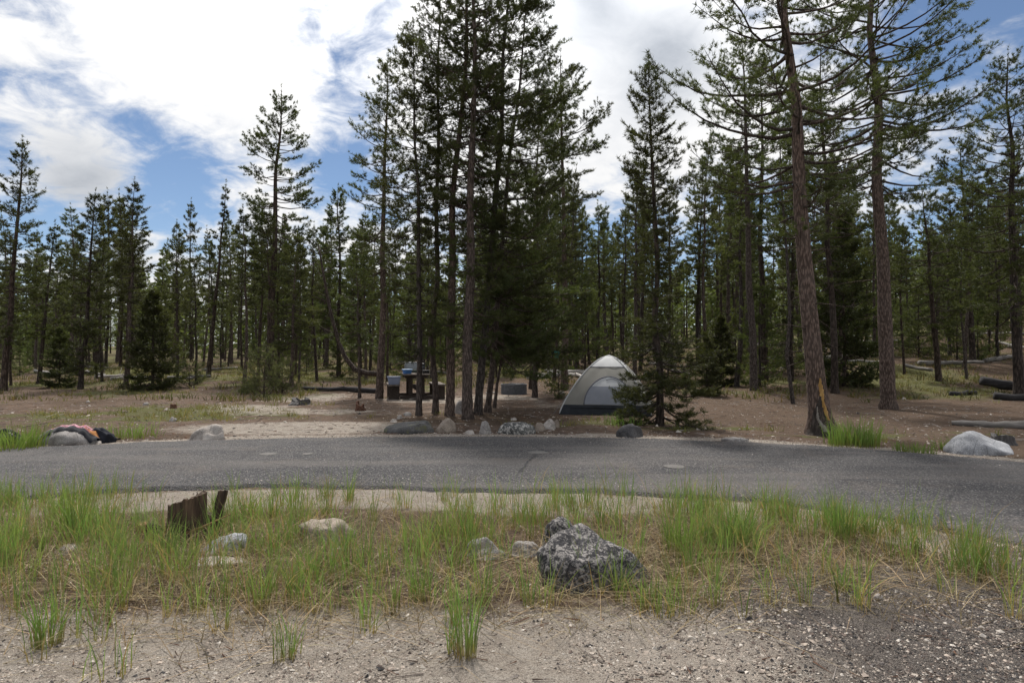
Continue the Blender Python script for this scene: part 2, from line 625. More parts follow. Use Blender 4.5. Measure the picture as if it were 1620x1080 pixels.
# foreground gravel
fg = (1 - sstep(GY + (n_a - .5) * 0.8, 3.75, 4.35)) * (1 - sstep(GX + (n_a - .5) * 1.2, 0.9, 2.6))
sand = np.maximum(sand, fg)
dk = (1 - sstep(GY + (n_a - .5) * .5, 4.3, 5.2)) * sstep(GX + (n_a - .5) * 1.2, 0.5, 1.9) * front
dk = np.maximum(dk, sstep(GX, 3.0, 3.9) * front * 0.8)
dark = np.maximum(dark, dk)
# dry thatch under the grass strip
th_ = front * sstep(yn - GY + (n_a - .5) * 0.6, 0.7, 1.5) * sstep(GY + (n_a - .5) * 0.7, 3.7, 4.3)
duff = np.maximum(duff, 0.85 * th_ * sstep(n_b, .25, .55))
# beyond the road
beyond = sstep(GY - yf, 0.0, 0.4)
gl = np.maximum(ell(*groundpx(275, 655), 4.0, 3.2, 0.5), .9 * ell(-10.5, 17.5, 6.5, 4.5, .5) * sstep(n_c, .4, .55)); green = np.maximum(green, gl * beyond * sstep(n_b + n_a, .8, 1.15) * 0.9)
for (px, py, rx, ry) in ((20, 690, 1.2, 1.2), (1355, 690, 0.8, 0.7), (1110, 678, 1.4, .5), (990, 668, 1.2, .6), (860, 672, .8, .5), (1560, 690, 1.0, .7), (1250, 690, 1.2, .3), (1420, 690, 1.0, .4)):
    green = np.maximum(green, 0.8 * ell(*groundpx(px, py), rx, ry, 0.6) * beyond * sstep(n_b, .3, .6))
hill = sstep(GY, 18.5, 24)
green = np.maximum(green, hill * sstep(n_a * .6 + n_c * .5, .50, .66) * 0.75 * np.where(GX / np.maximum(GY, 1) < -0.08, 1, sstep(GX / np.maximum(GY, 1), 0.2, 0.34)))
green = np.maximum(green, sstep(GY, 27, 36) * sstep(n_a * .5 + n_c * .5, .40, .62) * 0.75)
green = np.maximum(green, sstep(GY, 48, 75) * .45)
duff = np.maximum(duff, sstep(GY, 40, 60))
trees_d = ell(-1.1, 15.8, 2.6, 1.5, .5)
duff = np.maximum(duff, trees_d * 0.95 * beyond)
duff = np.maximum(duff, beyond * 0.55 * sstep(n_a, .5, .65) * (1 - pad))
duff = np.maximum(duff, 0.5 * beyond * sstep(GX, 3, 6))
duff = np.maximum(duff, sstep(GY, 23, 29) * (.55 + .45 * sstep(n_a, .35, .6)))
slope = sstep(GX / np.maximum(GY, 1), .15, .3) * sstep(GY, 20, 26)
duff = np.maximum(duff, slope * (.55 + .4 * sstep(n_b, .35, .6)))
green = np.maximum(green, slope * sstep(n_a * .5 + n_c * .5, .42, .58) * .7)
gv = np.stack([GX.ravel(), GY.ravel(), GZ.ravel()], -1)
ny, nx = GX.shape
ii = (np.arange(ny - 1)[:, None] * nx + np.arange(nx - 1)[None, :]).ravel()
gq = np.stack([ii, ii + 1, ii + nx + 1, ii + nx], -1)
msk = np.stack([sand.ravel(), green.ravel(), duff.ravel(), dark.ravel()], -1)


def ground_mat():
    m, nt, b = new_mat('ground_soil')
    L = nt.links.new
    a = nattr(nt, 'zone')
    sep = nt.nodes.new('ShaderNodeSeparateColor'); L(a.outputs['Color'], sep.inputs[0])
    s, g, df, dk = sep.outputs[0], sep.outputs[1], sep.outputs[2], a.outputs['Alpha']
    nL = nnoise(nt, 0.8, 5, 0.6); nM = nnoise(nt, 5, 6, 0.7); nF = nnoise(nt, 55, 4, 0.75); nG = nnoise(nt, 160, 2, 0.7)
    streak = nnoise(nt, 26, 4, 0.7, 'Object', (0.5, 1.0, 1.0), 1.5)
    dirt = nramp(nt, nM, [(0.30, (0.066, 0.046, 0.034)), (0.5, (0.142, 0.100, 0.073)), (0.70, (0.255, 0.188, 0.140))])
    dirt = nmix(nt, nramp(nt, nL, [(0.4, 0.0), (0.7, 0.6)]), dirt, (0.22, 0.152, 0.112))
    sandc = nramp(nt, nM, [(0.25, (0.30, 0.25, 0.205)), (0.5, (0.43, 0.375, 0.315)), (0.75, (0.53, 0.475, 0.41))])
    sandc = nmix(nt, nramp(nt, nG, [(0.38, 0.55), (0.48, 0.0)]), sandc, (0.12, 0.095, 0.08))
    sandc = nmix(nt, nramp(nt, nG, [(0.56, 0.0), (0.68, 0.6)]), sandc, (0.62, 0.57, 0.51))
    duffc = nramp(nt, streak, [(0.3, (0.050, 0.034, 0.025)), (0.5, (0.108, 0.073, 0.049)), (0.7, (0.225, 0.162, 0.105))])
    greenc = nramp(nt, nF, [(0.3, (0.052, 0.060, 0.020)), (0.5, (0.12, 0.125, 0.045)), (0.7, (0.22, 0.19, 0.085))])
    darkc = nramp(nt, nG, [(0.35, (0.03, 0.028, 0.028)), (0.48, (0.11, 0.095, 0.085)), (0.62, (0.30, 0.265, 0.235))])

    def brk(x, lo=0.30, hi=0.70):
        return nramp(nt, nmath(nt, 'ADD', x, nmath(nt, 'MULTIPLY', nmath(nt, 'SUBTRACT', nM, 0.5), 0.9)), [(lo, 0.0), (hi, 1.0)])
    col = dirt
    col = nmix(nt, brk(df), col, duffc)
    col = nmix(nt, brk(g), col, greenc)
    col = nmix(nt, brk(s), col, sandc)
    col = nmix(nt, brk(dk), col, darkc)
    col = nmix(nt, nramp(nt, nF, [(0.34, 0.75), (0.46, 0.0)]), col, (0.055, 0.041, 0.033))
    col = nmix(nt, nramp(nt, nF, [(0.56, 0.0), (0.70, 0.5)]), col, (0.34, 0.275, 0.225))
    L(col, b.inputs['Base Color'])
    h = nmath(nt, 'ADD', nmath(nt, 'MULTIPLY', nF, 0.6), nmath(nt, 'ADD', nmath(nt, 'MULTIPLY', nG, 0.4), nM))
    nbump(nt, b, h, 1.0, 0.05)
    b.inputs['Roughness'].default_value = 0.95
    b.inputs['Specular IOR Level'].default_value = 0.12
    return m


ground = link('ground', mesh_np('ground', gv, gq, ground_mat(), None, True, {'zone': msk}))
tag(ground, kind='structure')


def asphalt_mat():
    m, nt, b = new_mat('asphalt')
    L = nt.links.new
    v = nvor(nt, 55)
    nG = nnoise(nt, 150, 3, 0.7); nL = nnoise(nt, 0.55, 5, 0.6); nM = nnoise(nt, 6, 5, 0.65)
    wear = nnoise(nt, 0.8, 4, 0.6, 'Object', (0.25, 1.3, 1))
    chip = nramp(nt, v.outputs['Color'], [(0.15, (0.030, 0.029, 0.032)), (0.5, (0.085, 0.082, 0.086)), (0.75, (0.20, 0.188, 0.182)), (1.0, (0.40, 0.375, 0.35))])
    gap = nramp(nt, v.outputs['Distance'], [(0.30, 0.0), (0.62, 0.8)])
    col = nmix(nt, gap, chip, (0.022, 0.022, 0.025))
    col = nmix(nt, nramp(nt, nL, [(0.4, 0.0), (0.65, 0.35)]), col, (0.125, 0.116, 0.112))
    col = nmix(nt, nramp(nt, wear, [(0.46, 0.0), (0.66, 0.55)]), col, (0.165, 0.148, 0.136))
    col = nmix(nt, nramp(nt, nM, [(0.62, 0.0), (0.75, 0.5)]), col, (0.045, 0.045, 0.05))
    ce = nvor(nt, 0.55, 'Object', 'DISTANCE_TO_EDGE')
    wob = nnoise(nt, 3.0, 4, 0.7)
    cr = nramp(nt, nmath(nt, 'ADD', ce.outputs['Distance'], nmath(nt, 'MULTIPLY', nmath(nt, 'SUBTRACT', wob, 0.5), 0.10)), [(0.0, 0.0), (0.004, 0.8), (0.012, 0.0)])
    col = nmix(nt, nmath(nt, 'MULTIPLY', cr, nramp(nt, nL, [(0.42, 1.0), (0.55, 0.0)])), col, (0.02, 0.02, 0.022))
    n7 = nnoise(nt, 1.7, 6, 0.7)
    col = nmix(nt, nramp(nt, n7, [(0.54, 0.0), (0.72, 0.45)]), col, (0.15, 0.122, 0.10))
    a = nattr(nt, 'col')
    col = nmix(nt, a.outputs['Fac'], col, (0.030, 0.030, 0.034))
    L(col, b.inputs['Base Color'])
    h = nmath(nt, 'SUBTRACT', nmath(nt, 'MULTIPLY', nG, 0.5), v.outputs['Distance'])
    nbump(nt, b, h, 1.0, 0.022)
    b.inputs['Roughness'].default_value = 0.82
    b.inputs['Specular IOR Level'].default_value = 0.35
    return m


M_ASPH = asphalt_mat()
rx_ = spaced(-60, 12.5, -9, 9, 0.05, 1.08)
jn = (fnoise(rx_, rx_ * 0, 0.22, 4, 4) - .5) * 0.20 + (fnoise(rx_, rx_ * 0, 1.3, 6, 2) - .5) * 0.24
jf = (fnoise(rx_, rx_ * 0 + 9, 0.4, 14, 4) - .5) * 0.22
e0 = y_near(rx_) + jn; e1 = y_far(rx_) + jf
# rows across the carriageway: foot of the near lip, top of the lip, body..., far edge feathering into the grit
fr = [None, 0.004, 0.012, 0.03, 0.06, 0.12, 0.25, 0.4, 0.55, 0.7, 0.82, 0.9, 0.95, 0.98, 1.0]
rows, ec = [], []
crown_h = lambda t: 0.034 + 0.035 * math.sin(math.pi * t)
for k, t in enumerate(fr):
    if t is None:
        rows.append(np.stack([rx_, e0 - 0.03 - 0.03 * vnoise(rx_, rx_ * 0, .12, 3), np.full_like(rx_, -0.02)], -1)); ec.append(0.5)
    elif t == 1.0:
        rows.append(np.stack([rx_, e1 + 0.03, np.full_like(rx_, -0.02)], -1)); ec.append(0.3)
    else:
        y = e0 + (e1 - e0) * t
        und = (fnoise(rx_, y, 1.5, 51) - .5) * 0.02
        rough = (fnoise(rx_, y, 0.1, 57, 2) - .5) * 0.02 if t < 0.02 else 0
        zz_ = np.full_like(rx_, crown_h(t)) + und * (1 if t < 0.97 else .3) + rough
        if t == 0.98: zz_ = zz_ * 0.5
        rows.append(np.stack([rx_, y, zz_], -1)); ec.append(0.45 if t < 0.006 else (0.2 if t < 0.02 else 0.0))
RV = np.vstack(rows); nr, ncx = len(rows), len(rx_)
ii = (np.arange(nr - 1)[:, None] * ncx + np.arange(ncx - 1)[None, :]).ravel()
rq = np.stack([ii, ii + 1, ii + ncx + 1, ii + ncx], -1)
rc = np.repeat(np.array(ec), ncx)[:, None] * np.ones((1, 3))
road = link('road', mesh_np('road', RV, rq, M_ASPH, None, True, {'col': rc}))
tag(road, kind='structure')


def road_z(x, y):
    t = (y - float(y_near(x))) / (float(y_far(x)) - float(y_near(x)))
    return crown_h(min(max(t, 0), 1)) + float(fnoise(np.array([x]), np.array([y]), 1.5, 51)[0] - .5) * 0.02


M_PATCH = plain_mat('worn_patch', (0.125, 0.118, 0.11), 0.9, 0.4, 60)
for k, (px, py, rw, rd) in enumerate(((851, 720, 0.15, 0.11), (1066, 743, 0.13, 0.10), (425, 722.5, 0.11, 0.10), (487, 722, 0.07, 0.08))):
    x, y = flat_hit(px, py + 3)
    a = np.linspace(0, 2 * math.pi, 28, endpoint=False)
    rr = 1 + 0.25 * (np.random.default_rng(k).random(28) - .5)
    P = np.stack([x + np.cos(a) * rw * rr, y + np.sin(a) * rd * rr * 1.4, np.zeros(28)], -1)
    P[:, 2] = [road_z(p[0], p[1]) + 0.004 for p in P]
    V = np.vstack([P, [[x, y, road_z(x, y) + 0.007]]])
    Fc = np.array([[i, (i + 1) % 28, 28] for i in range(28)])
    tag(link('road_patch', mesh_np('road_patch', V, Fc, M_PATCH, None, True)), kind='structure')
M_CRACK = plain_mat('crack_tar', (0.02, 0.02, 0.022), 0.7, 0.2, 60)
for pts in (((849, 724), (838, 733), (826, 745), (822, 752)),):
    W = []
    for i in range(len(pts) - 1):
        for s in np.linspace(0, 1, 8, endpoint=False):
            W.append(flat_hit(pts[i][0] + (pts[i + 1][0] - pts[i][0]) * s, pts[i][1] + (pts[i + 1][1] - pts[i][1]) * s + 3))
    W = np.array(W); W[:, 0] += (np.random.default_rng(3).random(len(W)) - .5) * 0.05
    V = []
    for p in W:
        w = 0.009 + random.Random(p[0]).random() * 0.008
        V += [[p[0] - w, p[1], road_z(*p) + 0.007], [p[0] + w, p[1], road_z(*p) + 0.007]]
    Fc = [[2 * i, 2 * i + 1, 2 * i + 3, 2 * i + 2] for i in range(len(W) - 1)]
    tag(link('road_crack', mesh_np('road_crack', np.array(V), np.array(Fc), M_CRACK)), kind='structure')

# far mountain through the trees at left; distance haze painted into its pale grey
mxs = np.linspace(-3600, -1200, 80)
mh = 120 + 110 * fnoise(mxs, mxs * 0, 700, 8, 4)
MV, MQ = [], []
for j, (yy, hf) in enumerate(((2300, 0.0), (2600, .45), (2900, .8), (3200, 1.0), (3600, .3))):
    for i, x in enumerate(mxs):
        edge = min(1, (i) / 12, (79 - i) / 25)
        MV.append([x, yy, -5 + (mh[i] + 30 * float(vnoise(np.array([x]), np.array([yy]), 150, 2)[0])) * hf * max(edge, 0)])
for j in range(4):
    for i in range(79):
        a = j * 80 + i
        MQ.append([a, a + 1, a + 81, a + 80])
tag(link('mountain', mesh_np('mountain', np.array(MV), np.array(MQ), plain_mat('haze_pale_slope', (0.20, 0.22, 0.22), 0.9, 0.3, 0.01), None, True)), kind='structure')


# ------------------------------------------------------------------ pines
def unit(a):
    return a / (np.linalg.norm(a, axis=-1, keepdims=True) + 1e-9)


def pine_geo(seed, H, r0, prof, nb=110, lean=(0, 0), bow=(0, 0), dens=1.0, tuft=8, nlen=0.085, nw=0.010, sides=9, low_el=-14, top_el=38,
             inner=0.36, ndead=22, dead_len=0.7, asym=(0, 0), flare=0.35, flare_h=0.16, gap=0.0, curl=0.16, tseg=22, base_rough=0.05, twig_up=0.18, tufts_per_m=13):
    """prof: [(t, radius)] of the live crown, t as fraction of H. Returns trunk (V,F), [branch (V,F)], needles (V,F), twigs (V,F)"""
    g = np.random.default_rng(seed)
    ts = np.concatenate([np.linspace(0, 0.06, 7)[:-1], np.linspace(0.06, 1, tseg)])
    bx = bow[0] * H * np.sin(ts * math.pi); by = bow[1] * H * np.sin(ts * math.pi)
    wob = 0.004 * H
    wx = wob * (np.interp(ts, np.linspace(0, 1, 8), g.normal(0, 1, 8))) * np.minimum(1, ts * 6)
    wy = wob * (np.interp(ts, np.linspace(0, 1, 8), g.normal(0, 1, 8))) * np.minimum(1, ts * 6)
    axis = np.stack([lean[0] * ts + bx + wx, lean[1] * ts + by + wy, H * ts], -1)
    axis[0, 2] -= 0.12
    rad = r0 * np.maximum(0.04, (1 - ts) ** 0.8 * 0.95 + 0.03) * (1 + flare * np.exp(-ts * H / flare_h))
    lump = 1 + g.normal(0, base_rough, (len(ts), sides)) * (0.6 + 1.4 * np.exp(-ts * H / 0.3))[:, None]
    trunk = tube(axis, rad, sides, True, lump)
    ax = lambda t: np.stack([np.interp(t, ts, axis[:, k]) for k in range(3)], -1)
    rt = lambda t: np.interp(t, ts, rad)
    pt = np.array([p[0] for p in prof]); pr = np.array([p[1] for p in prof])
    lo, hi = pt[0], 0.985
    nwh = max(4, nb // 4)
    wh = lo + (hi - lo) * (np.arange(nwh) + g.uniform(-.3, .3, nwh)) / nwh
    woods, P0s, Ds, Ls = [], [], [], []
    for i in range(nb):
        t = float(np.clip(wh[i % nwh] + g.normal(0, 0.006), lo, hi))
        if g.random() < gap:
            continue
        u = (t - lo) / (hi - lo)
        az = i * 2.39996 + g.normal(0, 0.5)
        Lb = float(np.interp(t, pt, pr)) * g.uniform(0.5, 1.18)
        Lb *= max(0.25, 1 + asym[0] * math.cos(az) + asym[1] * math.sin(az))
        Lb = max(Lb, 0.10)
        el = R(low_el + (top_el - low_el) * u ** 1.2 + g.normal(0, 9))
        s = np.linspace(0, 1, 7)
        cu = curl * g.uniform(0.3, 1.5)
        side = g.normal(0, 0.12)
        rr = Lb * s * math.cos(el)
        kink = np.cumsum(g.normal(0, 0.035, 7)) * Lb * 0.5
        zz = Lb * (s * math.sin(el) + cu * s ** 2.2 * 0.6 - 0.10 * np.sin(s * math.pi)) + kink * 0.6
        sd = Lb * side * s ** 1.5 + kink
        base = ax(t)
        ca, sa = math.cos(az), math.sin(az)
        P = np.stack([base[0] + ca * rr - sa * sd, base[1] + sa * rr + ca * sd, base[2] + zz], -1)
        br = min(rt(t) * 0.42, 0.008 + 0.013 * Lb)
        woods.append(tube(P, br * (1 - 0.86 * s), 5, False))
        ntw = int(Lb * 11.5 * dens) + 4
        sj = np.sort(g.uniform(inner, 1.0, ntw) ** 0.8)
        Pj = np.stack([np.interp(sj, s, P[:, k]) for k in range(3)], -1)
        Tj = unit(np.stack([np.interp(np.minimum(sj + .08, 1), s, P[:, k]) for k in range(3)], -1) - np.stack([np.interp(np.maximum(sj - .08, 0), s, P[:, k]) for k in range(3)], -1))
        lat = unit(np.cross(Tj, np.array([0, 0, 1.0])))
        sg = np.where(np.arange(ntw) % 2 == 0, 1, -1)[:, None]
        am = g.uniform(0.5, 1.15, ntw)[:, None]
        Dj = unit(Tj * np.cos(am) + lat * sg * np.sin(am) + np.array([0, 0, 1.0]) * g.normal(twig_up, 0.25, ntw)[:, None])
        Lj = (0.08 + (0.12 + 0.34 * (1 - sj)) * min(Lb, 1.9) * g.uniform(0.45, 1.2, ntw))
        Dj = np.vstack([Dj, Tj[-1:]]); Pj = np.vstack([Pj, P[-1:]]); Lj = np.append(Lj, 0.14)
        P0s.append(Pj); Ds.append(Dj); Ls.append(Lj)
    # leader
    P0s.append(ax(np.array([0.97, 0.985, 1.0]))); Ds.append(np.array([[0, 0, 1.0]] * 3)); Ls.append(np.array([.12, .12, .2]))
    deads = []
    for i in range(ndead):
        t = g.uniform(0.10, lo + 0.12)
        az = g.uniform(0, 2 * math.pi); Lb = dead_len * g.uniform(0.15, 1.0)
        el = R(g.normal(-8, 16)); base = ax(t)
        s = np.linspace(0, 1, 5)
        P = np.stack([base[0] + math.cos(az) * Lb * s * math.cos(el) + g.normal(0, .02, 5) * s, base[1] + math.sin(az) * Lb * s * math.cos(el) + g.normal(0, .02, 5) * s,
                      base[2] + Lb * s * math.sin(el) - 0.12 * Lb * s ** 2 + g.normal(0, .02, 5) * s], -1)
        deads.append(tube(P, min(rt(t) * .3, 0.005 + 0.009 * Lb) * (1 - .85 * s), 4, False))
        if Lb > .3:
            for q in range(3):
                f = g.uniform(.4, .95); b0 = P[0] + (P[-1] - P[0]) * f
                dv = unit((P[-1] - P[0]) + g.normal(0, .6, 3) * Lb) * g.uniform(.1, .3) * dead_len
                deads.append(tube(np.array([b0, b0 + dv * .6, b0 + dv]), [.004, .003, .001], 3, False))
    P0, D, LT = np.vstack(P0s), np.vstack(Ds), np.concatenate(Ls)
    # twigs: slim pyramids
    n = len(P0)
    up = np.where(np.abs(D[:, 2:3]) < .9, np.array([[0, 0, 1.0]]), np.array([[1.0, 0, 0]]))
    A = unit(np.cross(D, up)); B = np.cross(D, A)
    w = 0.0045
    TV = np.stack([P0 + A * w, P0 - A * w * .5 + B * w, P0 - A * w * .5 - B * w, P0 + D * LT[:, None]], 1).reshape(-1, 3)
    k = np.arange(n)[:, None] * 4
    TF = np.vstack([k + np.array([[0, 1, 3]]), k + np.array([[1, 2, 3]]), k + np.array([[2, 0, 3]])])
    # tufts
    cnt = np.maximum(2, (LT * tufts_per_m).astype(int))
    idx = np.repeat(np.arange(n), cnt)
    f = g.uniform(0.36, 1.03, len(idx))
    C = P0[idx] + D[idx] * (LT[idx] * f)[:, None]
    TD = unit(D[idx] + g.normal(0, 0.15, (len(idx), 3)) + np.array([0, 0, 0.15]))
    m = len(C)
    C = np.repeat(C, tuft, 0); TD = np.repeat(TD, tuft, 0)
    nd = unit(TD * 0.75 + g.normal(0, 0.62, (m * tuft, 3)) + np.array([0, 0, 0.10]))
    ln = nlen * g.uniform(0.65, 1.2, m * tuft)[:, None]
    wv = unit(np.cross(nd, g.normal(0, 1, (m * tuft, 3)))) * nw
    C = C + g.normal(0, 0.012, C.shape)
    NV = np.stack([C - wv * .5, C + wv * .5, C + nd * ln], 1).reshape(-1, 3)
    NF = np.arange(len(NV)).reshape(-1, 3)
    return trunk, woods, deads, (NV, NF), (TV, TF)


TREE_TRIS = [0]


def pine_parts(res, bark, needle, split=False, branch_min=0.0):
    trunk, woods, deads, needles, twigs = res
    tm = mesh_np('trunk', trunk[0], trunk[1], [bark], None, True)
    g = Geo()
    g.add(needles[0], needles[1], 0); g.add(twigs[0], twigs[1], 1)
    bms = []
    for (V, Fc) in woods:
        if split: bms.append(mesh_np('branch', V, Fc, [M_TWIG], None, True))
        else: g.add(V, Fc, 1)
    for (V, Fc) in deads:
        g.add(V, Fc, 1)
    cm = g.mesh('crown', [needle, M_TWIG])
    TREE_TRIS[0] += len(cm.polygons) + len(tm.polygons)
    return tm, cm, bms


def plant(name, label, cat, group, loc, meshes, rz=0.0, scale=1.0, tilt=(0, 0)):
    e = empty(name, loc, label, cat, group, rz)
    e.scale = (scale, scale, scale) if not isinstance(scale, tuple) else scale
    e.rotation_euler = (tilt[0], tilt[1], rz)
    tm, cm, bms = meshes
    link('trunk', tm, e); link('crown', cm, e)
    for b in bms:
        link('branch', b, e)
    return e


def hero(label, bpx, d, tpx, tpy, wpx, prof, group=None, bark=None, needle=None, split=False, seed=0, name='pine_tree', cat='pine tree', leany=0.0, **kw):
    """a pine placed by photo column of its foot at depth d, its top's pixel; prof radii in photo pixels at that depth"""
    x, y = at_d(bpx, d)
    z = tz(x, y)
    H = z_at(tpy, d) - z
    lean = (at_d(tpx, d)[0] - x, leany)
    pr = [(t, r / F * d) for (t, r) in prof]
    res = pine_geo(seed, H, wpx / 2 / F * d, pr, lean=lean, **kw)
    ms = pine_parts(res, bark or M_BARK, needle or M_NEEDLE, split)
    return plant(name, label, cat, group, (x, y, z - 0.02), ms), (x, y, z, H)


